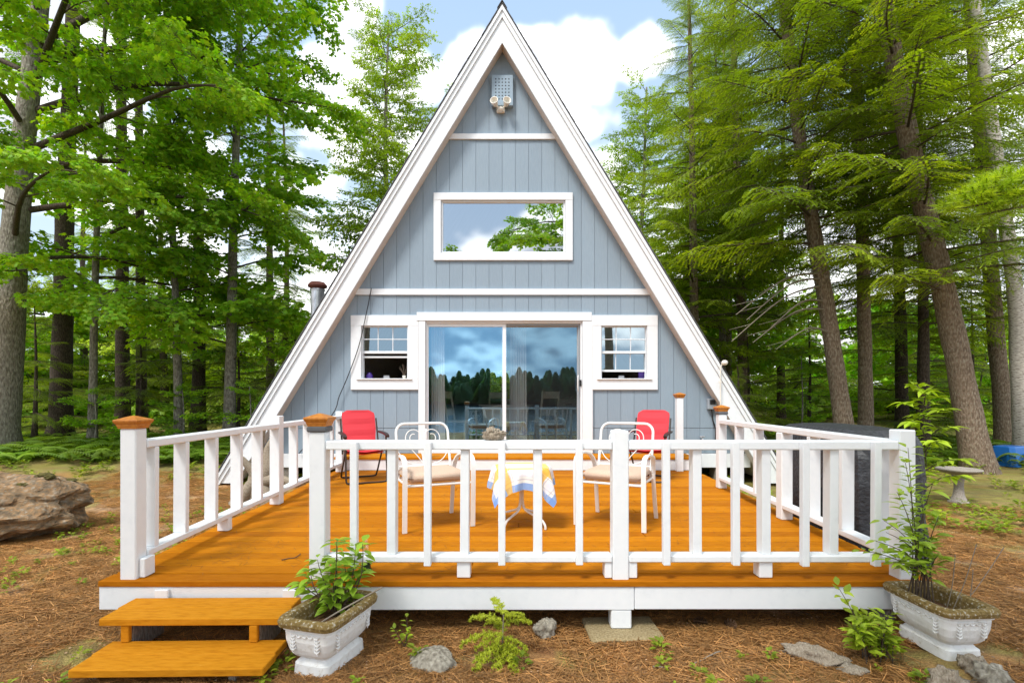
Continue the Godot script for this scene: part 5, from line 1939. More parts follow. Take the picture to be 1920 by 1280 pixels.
func curved(a: Vector3, b: Vector3, bend: Vector3) -> Array:
	return [a, a.lerp(b, 0.35) + bend, a.lerp(b, 0.7) + bend * 0.7, b]

func make_garden() -> void:
	var pl := Vector3(-0.965, 0.025, -2.72)
	make_planter("white stone planter with fallen twigs beside the steps", pl, -16.0, 0.95)
	var pr := Vector3(2.31, 0.07, -2.775)
	make_planter("white stone planter with mossy rim at the capless end of the deck", pr, 3.0, 0.9)
	# plant in the planter by the steps
	var stems := []
	var rng := RandomNumberGenerator.new()
	rng.seed = 55
	var tops := [[-0.02, 0.38], [0.03, 0.42], [0.1, 0.36], [-0.1, 0.30], [-0.16, 0.22], [0.05, 0.28], [0.16, 0.40], [-0.05, 0.24], [0.0, 0.18], [-0.2, 0.16], [0.12, 0.24]]
	for q in tops:
		stems.append(curved(Vector3(rng.randf_range(-0.04, 0.04), 0, rng.randf_range(-0.05, 0.05)), Vector3(q[0], q[1], rng.randf_range(-0.08, 0.14)), Vector3(q[0] * 0.3, 0.04, 0.02)))
	leafy_plant("potted_shrub", "bushy green shrub growing in the planter beside the steps", "plant", "", pl + Vector3(0.0, 0.18, -0.10), {"seed": 7, "wide": 0.52, "col": Color(0.29, 0.46, 0.035), "stems": stems, "leaf": 0.074, "step": 0.085, "from": 0.15, "pairs": 2, "reach": 0.035, "sag": -0.3, "stem": 0.004})
	# dead twigs in that planter
	for k in 3:
		var a := pl + Vector3(-0.06 + 0.03 * k, 0.19, 0.13 - 0.03 * k)
		var b: Vector3 = pl + [Vector3(0.26, 0.335, -0.06), Vector3(0.10, 0.215, 0.0), Vector3(0.06, 0.22, 0.12)][k]
		top("dry_twig", tubem(smooth(curved(a, b, Vector3(0, 0.008, 0.01)), 4), 0.0045 - 0.0008 * k, 6), M.deadwood, Transform3D(), ["long bare twig leaning out of the planter beside the steps", "short bare twig lying across the planter soil beside the steps", "thin bare twig lying along the planter soil beside the steps"][k], "twig")
	# plant in the other planter: arching, sparse, small leaves
	stems = []
	var tips := [[-0.28, 0.36, 0.05], [-0.2, 0.46, 0.0], [-0.14, 0.62, 0.02], [-0.08, 0.78, 0.0], [-0.03, 0.6, 0.05], [0.02, 0.5, 0.1], [-0.22, 0.26, 0.1], [0.06, 0.68, 0.02], [-0.1, 0.38, 0.12], [0.0, 0.3, 0.12], [-0.34, 0.3, 0.02], [-0.05, 0.86, -0.02], [0.04, 0.36, 0.0], [-0.16, 0.3, 0.14], [-0.26, 0.42, 0.1]]
	for q in tips:
		stems.append(curved(Vector3(rng.randf_range(-0.05, 0.05), 0, rng.randf_range(-0.06, 0.06)), Vector3(q[0], q[1], q[2]), Vector3(-q[0] * 0.25, 0.08, 0)))
	leafy_plant("potted_sapling", "sparse arching light green sapling growing in the mossy-rimmed planter", "plant", "", pr + Vector3(-0.05, 0.18, -0.06), {"seed": 9, "col": Color(0.34, 0.48, 0.045), "stems": stems, "leaf": 0.074, "step": 0.068, "most": 298, "from": 0.3, "pairs": 2, "reach": 0.03, "sag": -0.05, "stem": 0.004})
	for k in 4:
		var a := pr + Vector3(0.03 + 0.035 * k, 0.18, 0.02)
		var b: Vector3 = a + [Vector3(0.03, 0.3, 0.02), Vector3(0.1, 0.36, 0.03), Vector3(0.22, 0.34, 0.02), Vector3(0.02, 0.22, 0.02)][k]
		top("bare_stem", tubem(smooth(curved(a, b, Vector3(0.01, 0, 0)), 4), 0.0022, 5), M.deadwood, Transform3D(), "thin bare dead stem standing in the mossy-rimmed planter", "twig", "dead stems in the mossy planter")
	# low shrub in front of that planter
	stems = []
	for k in 15:
		var a := rng.randf() * TAU
		var r := rng.randf_range(0.05, 0.2)
		stems.append(curved(Vector3(rng.randf_range(-0.08, 0.08), 0, rng.randf_range(-0.05, 0.05)), Vector3(cos(a) * r - 0.02, rng.randf_range(0.1, 0.27), sin(a) * r * 0.6), Vector3(0, 0.03, 0)))
	stems.insert(0, curved(Vector3(-0.05, 0, 0), Vector3(-0.21, 0.40, 0), Vector3(0.02, 0.02, 0)))
	leafy_plant("low_shrub", "low yellow-green shrub on the ground against the mossy-rimmed planter", "shrub", "", Vector3(1.93, gh(1.93, -2.70), -2.70), {"seed": 11, "col": Color(0.38, 0.50, 0.035), "stems": stems, "leaf": 0.068, "step": 0.085, "most": 290, "from": 0.2, "pairs": 2, "reach": 0.03, "sag": 0.0, "stem": 0.003})
	# seedlings in front of the deck
	stems = [curved(Vector3.ZERO, Vector3(0.01, 0.17, 0), Vector3(0.01, 0, 0)), curved(Vector3.ZERO, Vector3(-0.05, 0.11, 0.02), Vector3.ZERO), curved(Vector3.ZERO, Vector3(0.02, 0.1, 0.03), Vector3.ZERO)]
	leafy_plant("leafy_seedling", "tiny bright green seedling on the ground beside the planter", "plant", "", Vector3(-0.60, gh(-0.6, -2.86), -2.86), {"seed": 13, "col": Color(0.36, 0.50, 0.03), "stems": stems, "leaf": 0.036, "step": 0.17, "from": 0.3, "pairs": 2, "sag": 0.05, "stem": 0.0025, "wide": 0.6})
	# small new fir seedling, bright yellow-green sprays
	var fs := thing("fir_seedling", "bright yellow-green hemlock seedling in front of the deck board", "plant", Vector3(-0.055, gh(-0.055, -2.72), -2.72))
	hang(fs, "stem", tubem(smooth([Vector3.ZERO, Vector3(0.005, 0.12, 0), Vector3(0.01, 0.24, 0.0)], 5), 0.003, 6), M.deadwood)
	var young := leafy(0.6, 0.6)
	var xsp := [[0.235, 1.9, 0.26, 0.55], [0.23, 0.5, 0.2, 0.2], [0.2, 2.7, 0.3, 0.25], [0.19, 0.2, 0.24, 0.3], [0.13, 3.0, 0.36, 0.05], [0.12, -0.3, 0.22, 0.0], [0.1, -2.3, 0.34, -0.05], [0.09, -1.2, 0.32, -0.1], [0.07, -1.8, 0.34, -0.2], [0.08, 3.4, 0.3, -0.15], [0.06, -0.7, 0.28, -0.25]]
	var lum := MB.new()
	for k in 22:
		var tt := 0.1 + 0.9 * k / 21.0
		var sd := -1.0 if k % 2 else 1.0
		var oo := Vector3(tt * 0.6, 0.1 * tt - 0.3 * tt * tt, 0)
		for j in 6:
			var L := 0.15 * (1.0 - 0.55 * tt)
			var qq := oo + Vector3(0.55 + 0.4 * sin(k * 2.3), -0.35 + 0.5 * sin(k * 1.7), sd).normalized() * L * (j + 0.5) / 6.0
			for e in 5:
				var dd := Vector3(rng.randf_range(-1, 1), rng.randf_range(-0.6, 0.8), rng.randf_range(-1, 1)).normalized()
				var ww := dd.cross(Vector3.UP).normalized() * 0.009
				lum.col = Color(0.42, 0.48, 0.02) * rng.randf_range(0.7, 1.15)
				lum.tri(qq - ww, qq + ww, qq + dd * 0.055)
	var lumm := lum.mesh()
	for k in 12:
		xsp.append([0.05 + 0.19 * rng.randf(), rng.randf() * TAU, rng.randf_range(0.12, 0.26), rng.randf_range(-0.2, 0.5)])
	for q in xsp:
		hang(fs, "spray", lumm, young, Transform3D(facing(Vector3(cos(q[1]), q[3], -sin(q[1])), Vector3.UP, q[2]), Vector3(0.005, q[0], 0)))
	# sapling behind the grill
	stems = []
	for k in 16:
		var a := k * 2.4
		var h := 0.35 + 1.1 * k / 15.0
		var r := lerpf(0.42, 0.16, k / 15.0)
		stems.append([Vector3(0, h - 0.12, 0), Vector3(cos(a) * r * 0.5, h + 0.02, sin(a) * r * 0.5), Vector3(cos(a) * r, h + 0.05, sin(a) * r)])
	stems.append([Vector3.ZERO, Vector3(0.02, 0.5, 0), Vector3(-0.02, 1.0, 0.01), Vector3(0.0, 1.52, 0)])
	leafy_plant("young_sapling", "young bright green leafy sapling standing beyond the covered grill", "sapling", "", Vector3(5.0, gh(5.0, -6.2), -6.2), {"seed": 15, "col": Color(0.36, 0.50, 0.03), "stems": stems, "leaf": 0.15, "step": 0.115, "from": 0.15, "pairs": 2, "reach": 0.05, "sag": -0.1, "stem": 0.008, "most": 300})
	# stones
	var st := MB.new()
	st.lump(Vector3(0.27, 0.10, 0.2), 61, 0.18, 0.9, 36)
	top("flat_stone", st.mesh(), M.rock, Transform3D(Basis(Vector3.UP, -0.6) * Basis(Vector3.RIGHT, 0.18), Vector3(-0.41, gh(-0.41, -2.66) + 0.015, -2.66)), "flat grey stone half sunk in the needles before the deck", "stone")
	st = MB.new()
	st.lump(Vector3(0.14, 0.12, 0.11), 66, 0.3, 1.1, 30)
	top("round_stone", st.mesh(), M.rock, Transform3D(Basis(Vector3.UP, 0.5), Vector3(0.195, gh(0.2, -3.0) + 0.035, -3.0)), "small knobbly grey-brown stone just under the deck board", "stone")
	st = MB.new()
	st.lump(Vector3(0.30, 0.10, 0.11), 71, 0.35, 1.4, 30)
	st.lump(Vector3(0.14, 0.05, 0.09), 72, 0.35, 1.4, 20, -1.0, Vector3(0.17, -0.015, 0.03))
	top("rotting_log", st.mesh(), M.drift, Transform3D(Basis(Vector3.UP, -0.5), Vector3(1.60, gh(1.6, -2.72) + 0.025, -2.72)), "pale rotting piece of log lying before the low shrub", "log")
	for k in 3:
		var sb := MB.new()
		sb.lump([Vector3(0.15, 0.16, 0.13), Vector3(0.2, 0.13, 0.14), Vector3(0.11, 0.10, 0.10)][k], 80 + k, 0.45, 1.5, 26)
		var p: Vector3 = [Vector3(2.06, 0, -2.42), Vector3(2.27, 0, -2.43), Vector3(2.27, 0, -2.52)][k]
		top("bark_chunk", sb.mesh(), [M.drift, M.rock, M.drift][k], Transform3D(Basis(Vector3.UP, k * 1.1), Vector3(p.x, gh(p.x, p.z) + 0.02, p.z)), ["broken lichened stump piece on the needles before the mossy-rimmed planter", "grey lichened rock on the needles before the mossy-rimmed planter", "small brown bark chunk against the foot of the mossy-rimmed planter"][k], ["stump", "rock", "bark"][k])
	# boulder by the deck
	var bb := MB.new()
	bb.lump(Vector3(2.0, 2.0, 2.0), 93, 0.13, 1.3, 96)
	for k in bb.v.size():
		var p := bb.v[k]
		var u := p.normalized()
		p *= pow(pow(absf(u.x), 3.2) + pow(absf(u.y), 2.6) + pow(absf(u.z), 2.6), -1.0 / 2.8) * 0.92
		p *= Vector3(1.35, 0.40, 0.62)
		p.z -= 0.16 * smoothstep(0.05, -0.36, p.y) * smoothstep(-0.3, 0.5, p.z)
		# weathered layers running along it
		var run := gnoise2.get_noise_2d(p.x * 1.5, p.y * 10.0)
		p.z += 0.10 * run * smoothstep(-0.3, 0.3, p.z)
		p.y += 0.05 * gnoise2.get_noise_2d(p.x * 2.5, p.z * 7.0) - 0.04 * p.x
		bb.v[k] = p
	for k in range(0, bb.v.size(), 3):
		var m := (bb.v[k + 2] - bb.v[k]).cross(bb.v[k + 1] - bb.v[k])
		if m.length() > 1e-10:
			var q := -m.normalized() if (-m).dot(bb.n[k]) > 0 else m.normalized()
			for e in 3:
				bb.n[k + e] = (bb.n[k + e] * 0.35 + q).normalized()
	var bo := thing("boulder", "long brown boulder with split layers and moss beside the deck", "boulder", Vector3(-5.78, 0.25, -5.1), 10.0)
	hang(bo, "rock_mass", bb.mesh(), M.boulder)
	var moss := surf(45, [[0.0, lin(0.07, 0.06, 0.015)], [1.0, lin(0.22, 0.19, 0.05)]], Vector3(8, 8, 8), 1.0, 1.0, 0.05, 5)
	for k in 4:
		var mx := 0.85 + 0.08 * k + rng.randf_range(-0.05, 0.05)
		var mz := rng.randf_range(-0.25, 0.22)
		var my := -1.0
		for p in bb.v:
			if Vector2(p.x - mx, p.z - mz).length() < 0.05:
				my = maxf(my, p.y)
		if my < 0.0:
			continue
		var ms := MB.new()
		ms.lump(Vector3(rng.randf_range(0.1, 0.2), 0.05, rng.randf_range(0.08, 0.16)), 5 + k, 0.45, 2.0, 20)
		hang(bo, "moss_patch", ms.mesh(), moss, Transform3D(Basis(Vector3.UP, k), Vector3(mx, my - 0.008, mz)))
	# gnarled root by the cabin corner
	var dw := thing("driftwood_root", "tall gnarled silvery driftwood root standing by the cabin corner", "driftwood", Vector3(-3.42, gh(-3.42, -6.75), -6.75))
	var db := MB.new()
	var nz := FastNoiseLite.new()
	nz.seed = 2
	nz.frequency = 0.08
	var arms := [
		[[0, -0.05, 0], [0.02, 0.3, 0], [0.12, 0.55, 0.03], [0.1, 0.78, 0.0], [0.16, 0.98, 0.02]],
		[[0.05, 0.0, 0], [0.1, 0.25, 0.05], [0.24, 0.45, 0.08], [0.22, 0.7, 0.05], [0.3, 0.9, 0.02]],
		[[-0.15, -0.03, 0.1], [-0.05, 0.15, 0.08], [0.05, 0.35, 0.05], [-0.06, 0.55, 0.08], [-0.12, 0.62, 0.1]],
		[[0.3, -0.03, 0.1], [0.22, 0.15, 0.1], [0.12, 0.3, 0.06], [0.1, 0.5, 0.0]],
		[[0.1, 0.3, 0.05], [0.35, 0.33, 0.1], [0.62, 0.28, 0.1], [0.8, 0.33, 0.12], [1.0, 0.30, 0.1]]]
	for a in arms:
		var p := []
		for q in a:
			p.append(Vector3(q[0], q[1], q[2]))
		p = smooth(p, 6)
		var rd := []
		for k in p.size():
			rd.append(lerpf(0.12, 0.02, pow(float(k) / p.size(), 0.8)) * (0.75 if a.size() > 4 and a[1][1] == 0.33 else 1.0))
		db.tube(p, rd, 12, true, nz, 0.4)
	hang(dw, "root", db.mesh(), M.drift)
	# bird bath
	var bt := thing("bird_bath", "low stone bird bath with shallow round bowl beyond the deck corner", "bird bath", Vector3(5.72, gh(5.72, -6.55) - 0.01, -6.55))
	var pb := MB.new()
	pb.lathe([Vector2(0.0, 0.0), Vector2(0.11, 0.0), Vector2(0.115, 0.03), Vector2(0.085, 0.05), Vector2(0.06, 0.12), Vector2(0.05, 0.22), Vector2(0.055, 0.30), Vector2(0.07, 0.33), Vector2(0.065, 0.35), Vector2(0.08, 0.375)], 24)
	hang(bt, "pedestal", pb.mesh(), M.bowl)
	pb = MB.new()
	pb.lathe([Vector2(0.0, 0.37), Vector2(0.08, 0.372), Vector2(0.19, 0.40), Vector2(0.235, 0.43), Vector2(0.24, 0.445), Vector2(0.225, 0.452), Vector2(0.19, 0.435), Vector2(0.0, 0.41)], 36)
	hang(bt, "bowl", pb.mesh(), M.bowl)
	# blue tub upside down
	var tu := MB.new()
	var o8 := func(d: float) -> PackedVector2Array: return octagon(0.30 - d, 0.22 - d, 0.06)
	tu.loft([[0.0, o8.call(-0.015)], [0.02, o8.call(-0.015)], [0.022, o8.call(0.0)], [0.2, o8.call(0.03)], [0.33, o8.call(0.05)], [0.35, o8.call(0.07)]])
	top("blue_tub", tu.mesh(), M.blue, Transform3D(Basis(Vector3.UP, 0.35), Vector3(9.05, gh(9.05, -9.3) + 0.0, -9.3)), "blue plastic tub turned upside down between the tree trunks", "tub")
	# twig on the ground and pine cones
	var tg := smooth([Vector3(0.72, 0.02, -2.61), Vector3(0.9, 0.03, -2.63), Vector3(1.02, 0.035, -2.7), Vector3(1.14, 0.09, -2.78)], 5)
	for k in tg.size():
		tg[k].y = gh(tg[k].x, tg[k].z) + 0.008 + 0.05 * maxf(0.0, (tg[k].x - 0.98)) 
	top("ground_twig", tubem(tg, 0.004, 6), M.deadwood, Transform3D(), "bent grey twig lying on the sandy ground before the deck", "twig")
	var cone := MB.new()
	for k in 46:
		var y := k / 46.0
		var r := 0.020 * sin(PI * clampf(y * 0.9 + 0.12, 0.0, 1.0)) + 0.004
		var a := k * 2.39996
		var d := Vector3(cos(a), 0.35, sin(a)).normalized()
		var w := Vector3(-sin(a), 0, cos(a)) * 0.007
		var o := Vector3(cos(a) * r * 0.4, y * 0.085, sin(a) * r * 0.4)
		cone.tri(o - w, o + w, o + d * r + w * 0.8)
		cone.tri(o - w, o + d * r + w * 0.8, o + d * r - w * 0.8)
	cone.tube([Vector3.ZERO, Vector3(0, 0.085, 0)], [0.008, 0.004], 6)
	var cm := cone.mesh()
	for k in 2:
		var x := 1.19 + 0.11 * k
		top("pine_cone", cm, plain(0.14, 0.075, 0.035, 0.9), Transform3D(Basis(Vector3.UP, k * 2.0) * Basis(Vector3.BACK, 1.45), Vector3(x, gh(x, -3.12) + 0.016, -3.12)), "brown pine cone lying under the deck board", "pine cone", "pine cones under the deck board")
	# fallen leaf by the steps
	var lfm := MB.new()
	lfm.col = Color(0.20, 0.115, 0.055)
	star_leaf(lfm, Vector3.ZERO, Vector3.RIGHT, Vector3.UP, 0.1)
	for q in [[-1.62, 2.50, 0.5, "curled dry brown leaf on the ground at the foot of the steps"], [1.78, 2.6, 2.0, "dry brown leaf on the needles beside the low shrub"], [0.11, 2.93, 1.0, "dry orange leaf on the needles beside the knobbly stone"]]:
		top("dry_leaf", lfm.mesh(), M.leaf, Transform3D(Basis(Vector3.UP, q[2]) * Basis(Vector3.RIGHT, 0.25), Vector3(q[0], gh(q[0], -q[1]) + 0.018, -q[1])), q[3], "leaf")

func make_litter() -> void:
	var rng := RandomNumberGenerator.new()
	rng.seed = 300
	# fallen pine needles
	for v in 2:
		var b := MB.new()
		for k in 18:
			var a := rng.randf() * TAU
			var p := Vector3(rng.randf_range(-0.09, 0.09), rng.randf_range(0.0, 0.01), rng.randf_range(-0.09, 0.09))
			var d := Vector3(cos(a), rng.randf_range(-0.03, 0.10), sin(a)) * rng.randf_range(0.03, 0.06)
			var w := Vector3(-sin(a), 0.3, cos(a)) * 0.0016
			b.col = Color(0.57, 0.305, 0.11) * rng.randf_range(0.4, 1.5)
			b.quad(p - d - w, p - d + w, p + d + w, p + d - w)
		var xs := []
		var cs := []
		for k in 9000:
			var x := rng.randf_range(-3.6, 4.2)
			var d := 2.3 + 3.4 * pow(rng.randf(), 1.6)
			if k % 3 == 0:
				x = rng.randf_range(-6.5, -2.5)
				d = rng.randf_range(2.6, 8.5)
			elif k % 7 == 0:
				x = rng.randf_range(2.6, 6.0)
				d = rng.randf_range(2.6, 6.5)
			if gnoise2.get_noise_2d(x * 2.5, d * 2.5) > 0.22:
				continue
			xs.append(Transform3D(Basis(Vector3.UP, rng.randf() * TAU).scaled(Vector3.ONE * rng.randf_range(0.8, 1.3)), Vector3(x, gh(x, -d) + 0.003, -d)))
			cs.append(Color(1, 1, 1) * rng.randf_range(0.75, 1.25))
		var o := scatter(self, "needle_litter", b.mesh(), M.needle, xs, cs)
		tag(o, "fallen brown pine needles covering the ground" if v == 0 else "second layer of fallen brown pine needles on the ground", "needles", "", "stuff")
	var db := MB.new()
	for k in 4:
		var a := rng.randf() * TAU
		var p := Vector3(rng.randf_range(-0.12, 0.12), 0.002, rng.randf_range(-0.12, 0.12))
		var d := Vector3(cos(a), 0.0, sin(a)) * rng.randf_range(0.025, 0.045)
		var w := Vector3(-sin(a), 0, cos(a)) * 0.0011
		db.col = Color(0.22, 0.10, 0.03) * rng.randf_range(0.5, 1.3)
		db.quad(p - d - w, p + d - w, p + d + w, p - d + w)
	var dx := []
	var dc := []
	for k in 420:
		var d := 3.15 + 4.3 * pow(rng.randf(), 1.2)
		dx.append(Transform3D(Basis(Vector3.UP, rng.randf() * TAU), Vector3(rng.randf_range(-2.2, 2.3), DECK + 0.0025, -d)))
		dc.append(Color(1, 1, 1))
	tag(scatter(self, "deck_needle_litter", db.mesh(), M.needle, dx, dc), "stray brown pine needles blown onto the orange planks", "needles", "", "stuff")
	# bits of bark and pale chips
	var ch := MB.new()
	for k in 5:
		ch.col = Color(0.3, 0.2, 0.12) * rng.randf_range(0.4, 1.8)
		ch.box(Vector3(rng.randf_range(-0.1, 0.1), 0.003, rng.randf_range(-0.1, 0.1)), Vector3(rng.randf_range(0.008, 0.02), 0.004, rng.randf_range(0.006, 0.012)), 0.001, Basis(Vector3.UP, rng.randf() * 3.0))
	var xs2 := []
	var cs2 := []
	for k in 1100:
		var x := rng.randf_range(-6.0, 4.5)
		var d := 2.3 + 4.5 * pow(rng.randf(), 1.4)
		xs2.append(Transform3D(Basis(Vector3.UP, rng.randf() * TAU), Vector3(x, gh(x, -d), -d)))
		cs2.append(Color(1, 1, 1) * rng.randf_range(0.5, 2.2))
	var lm: StandardMaterial3D = M.needle.duplicate()
	lm.backlight_enabled = false
	tag(scatter(self, "bark_litter", ch.mesh(), lm, xs2, cs2), "small bark chips and pale crumbs scattered on the ground", "litter", "", "stuff")
	# ground cover
	var kinds := [["weed", 2600], ["fern", 620]]
	for q in kinds:
		for v in 3:
			var xs := []
			var cs := []
			for k in int(q[1] / 3):
				var x := 0.0
				var d := 0.0
				if rng.randf() < 0.5:
					x = rng.randf_range(-14.0, -3.2)
					d = rng.randf_range(7.8, 13.0)
				else:
					x = rng.randf_range(3.1, 11.0)
					d = rng.randf_range(4.9, 12.0)
				if q[0] == "fern":
					d = rng.randf_range(9.0, 13.5)
					x = rng.randf_range(-15.0, -4.8) if rng.randf() < 0.55 else rng.randf_range(5.5, 14.0)
				if q[0] == "weed" and gnoise2.get_noise_2d(x * 1.2, d * 1.2) < -0.12:
					continue
				xs.append(Transform3D(Basis(Vector3.UP, rng.randf() * TAU).scaled(Vector3.ONE * rng.randf_range(0.8, 1.7)), Vector3(x, gh(x, -d), -d)))
				cs.append(tint(rng, Color(1, 1, 1), 0.3))
			if q[0] == "weed":
				for k in 60:
					var x := rng.randf_range(-4.6, -2.6)
					var d := rng.randf_range(3.6, 6.5)
					if rng.randf() < 0.12:
						x = rng.randf_range(-2.6, 2.2)
						d = rng.randf_range(2.35, 2.8)
					xs.append(Transform3D(Basis(Vector3.UP, rng.randf() * TAU).scaled(Vector3.ONE * rng.randf_range(0.4, 0.9)), Vector3(x, gh(x, -d), -d)))
					cs.append(tint(rng, Color(1, 1, 1), 0.3))
			var o := scatter(self, "ground_cover" if q[0] == "weed" else "fern_undergrowth", SPR[q[0]][v], M.leaf, xs, cs)
			tag(o, "low yellow-green leafy ground cover at the edge of the clearing" if q[0] == "weed" else "green ferns growing at the foot of the trees", "undergrowth", "", "stuff")

# ------------------------------------------------------------------ the woods
func gp(x: float, d: float) -> Vector3:    # a foot on the ground
	return Vector3(x, gh(x, -d) - 0.06, -d)

func trunk_px(list: Array, d: float, topy: float) -> Array:   # trunk line from points in the picture at distance d
	var out := []
	for q in list:
		out.append(px(q[0], q[1], d))
	out[0].y = gh(out[0].x, -d) - 0.06
	var dirv: Vector3 = (out[-1] - out[-2]).normalized()
	if topy > out[-1].y:
		out.append(out[-1] + dirv * ((topy - out[-1].y) / maxf(dirv.y, 0.3)))
	return out

func make_woods() -> void:
	# ---- left side
	broadleaf("maple_tree", "large grey-barked maple with spreading leafy limbs beyond the boulder", "", trunk_px([[-5, 845], [15, 640], [28, 430], [45, 250], [62, 110]], 10.5, 14.0), 0.30, 0.09,
		{"seed": 1, "kind": "maple", "bstep": 0.46, "limbs": [[4.2, 40, 3.4, 0.35], [4.6, -35, 4.2, 0.5], [5.2, 5, 5.2, 0.4], [5.6, -60, 4.0, 0.5], [6.0, 25, 5.0, 0.45], [6.4, -20, 5.6, 0.5], [6.9, -75, 4.2, 0.5], [7.2, 10, 6.0, 0.55], [7.6, -40, 5.4, 0.6], [8.2, 30, 5.5, 0.6], [8.6, -10, 6.2, 0.6], [9.2, -55, 4.5, 0.7], [9.6, 20, 5.0, 0.8], [10.2, -25, 5.0, 0.8], [11.0, 0, 4.5, 0.9], [11.5, 180, 3.5, 0.8], [8.0, 160, 4.0, 0.6], [12.5, -30, 3.0, 1.0], [6.5, 200, 3.5, 0.5], [3.3, -80, 2.6, 0.4], [12.0, 60, 3.5, 1.0]]})
	broadleaf("maple_tree", "slender maple with pale upper trunk close to the stove pipe side of the roof", "", trunk_px([[428, 790], [434, 600], [437, 430], [443, 250]], 12.5, 13.5), 0.14, 0.05,
		{"seed": 2, "kind": "maple", "n": 38, "h0": 2.2, "h1": 12.8, "l0": 2.4, "l1": 2.0})
	broadleaf("birch_tree", "leafy light green tree rising behind the stove pipe", "", [gp(-3.9, 17.0), Vector3(-3.85, 5, -17.0), Vector3(-4.2, 9.0, -17.0), Vector3(-4.1, 13.9, -17.0)], 0.17, 0.03,
		{"seed": 3, "kind": "oval", "step": 0.16, "bstep": 0.34, "size": 1.25, "n": 120, "h0": 3.0, "h1": 13.6, "l0": 2.7, "l1": 1.3})
	broadleaf("birch_tree", "light leafy tree showing between the roof edge and the birch", "", [gp(-2.3, 19.5), Vector3(-2.3, 5, -19.5), Vector3(-2.2, 9.0, -19.5), Vector3(-2.1, 12.6, -19.5)], 0.13, 0.03,
		{"seed": 4, "kind": "oval", "step": 0.17, "bstep": 0.36, "size": 1.25, "n": 84, "h0": 4.0, "h1": 12.3, "l0": 2.4, "l1": 1.0})
	broadleaf("maple_tree", "young maple with drooping leafy boughs between the grey maple and the twin trunks", "", trunk_px([[172, 815], [176, 600], [182, 400], [190, 200]], 11.6, 12.0), 0.09, 0.03,
		{"seed": 5, "kind": "maple", "n": 26, "h0": 3.2, "h1": 11.8, "l0": 2.5, "l1": 1.8})
	broadleaf("maple_tree", "young maple with bright leaves in front of the shaggy evergreen", "", trunk_px([[335, 815], [330, 600], [322, 400], [315, 200]], 12.0, 12.5), 0.10, 0.03,
		{"seed": 6, "kind": "maple", "n": 28, "h0": 3.0, "h1": 12.2, "l0": 2.5, "l1": 1.8})
	conifer("hemlock_tree", "thick dark evergreen trunk beside the grey maple", "", trunk_px([[112, 800], [117, 600], [121, 400], [132, 130]], 13.0, 15.0), 0.24, 0.12,
		{"seed": 11, "n": 16, "h0": 6.5, "h1": 15.0, "l0": 2.6, "l1": 1.5, "bark": M.bark_dark, "bare": 0.4})
	conifer("hemlock_tree", "dark straight evergreen trunk framed by the capped corner post", "", trunk_px([[229, 800], [229, 640], [228, 420]], 14.5, 15.0), 0.19, 0.09,
		{"seed": 12, "n": 14, "h0": 5.6, "h1": 14.5, "l0": 2.3, "l1": 1.4, "bark": M.bark_dark, "bare": 0.5})
	conifer("hemlock_tree", "slim dark evergreen trunk twinned with the one behind the corner post", "", trunk_px([[265, 800], [264, 640], [262, 430]], 15.0, 15.0), 0.15, 0.07,
		{"seed": 13, "n": 12, "h0": 6.0, "h1": 14.5, "l0": 2.3, "l1": 1.4, "bark": M.bark_dark, "bare": 0.5})
	conifer("hemlock_tree", "dark shaggy evergreen between the twin trunks and the slender maple", "", trunk_px([[370, 800], [373, 640], [372, 420]], 14.5, 14.0), 0.19, 0.07,
		{"seed": 14, "n": 36, "h0": 1.6, "h1": 13.5, "l0": 2.6, "l1": 1.0, "bark": M.bark_dark})
	conifer("hemlock_tree", "evergreen with a brown trunk behind the stove pipe", "", trunk_px([[508, 800], [506, 640], [505, 480]], 16.5, 13.0), 0.15, 0.05,
		{"seed": 15, "n": 52, "h0": 1.8, "h1": 12.5, "l0": 2.4, "l1": 0.8, "bark": M.bark_red})
	# evergreen understorey at the left
	var low := [[-11.4, 12.2, 3.6, "dark young hemlock filling the gap beside the maple trunk"], [-9.9, 13.6, 3.2, "dark young hemlock under the twin trunks"], [-8.4, 15.0, 4.4, "bushy young hemlock under the shaggy evergreen"], [-7.2, 13.4, 3.0, "low young hemlock behind the side railing"], [-6.6, 15.5, 4.2, "young hemlock near the foot of the cabin roof"], [-12.9, 14.5, 4.6, "tall young hemlock behind the maple trunk"], [-5.4, 14.5, 2.6, "small young hemlock against the cabin roof"]]
	for k in low.size():
		var q: Array = low[k]
		var b := gp(q[0], q[1])
		conifer("young_hemlock", q[3], "young hemlocks in the woods", [b, b + Vector3(0.05, q[2] * 0.5, 0), b + Vector3(0, q[2], 0)], 0.06, 0.01,
			{"seed": 30 + k, "n": int(q[2] * 10), "h0": b.y + 0.3, "h1": b.y + q[2], "l0": 1.5, "l1": 0.3, "bark": M.bark_dark, "step": 0.15})
	# ---- right side
	conifer("hemlock_tree", "leaning red-barked hemlock with dead lower branches beside the rake board", "", trunk_px([[1592, 830], [1562, 650], [1526, 430], [1505, 300], [1492, 190]], 9.8, 13.0), 0.165, 0.075,
		{"seed": 51, "n": 100, "h0": 4.3, "h1": 12.6, "l0": 2.6, "l1": 1.4})
	conifer("hemlock_tree", "straight reddish hemlock trunk next to the leaning one", "", trunk_px([[1625, 830], [1622, 650], [1617, 430], [1612, 300]], 10.6, 14.0), 0.14, 0.075,
		{"seed": 52, "n": 84, "h0": 4.2, "h1": 13.8, "l0": 2.4, "l1": 1.4})
	conifer("hemlock_tree", "thick leaning lichened hemlock beside the blue tub", "", trunk_px([[1838, 890], [1800, 690], [1760, 500], [1710, 290], [1668, 60]], 8.7, 12.0), 0.20, 0.10,
		{"seed": 53, "n": 96, "h0": 3.3, "h1": 11.8, "l0": 2.5, "l1": 1.8})
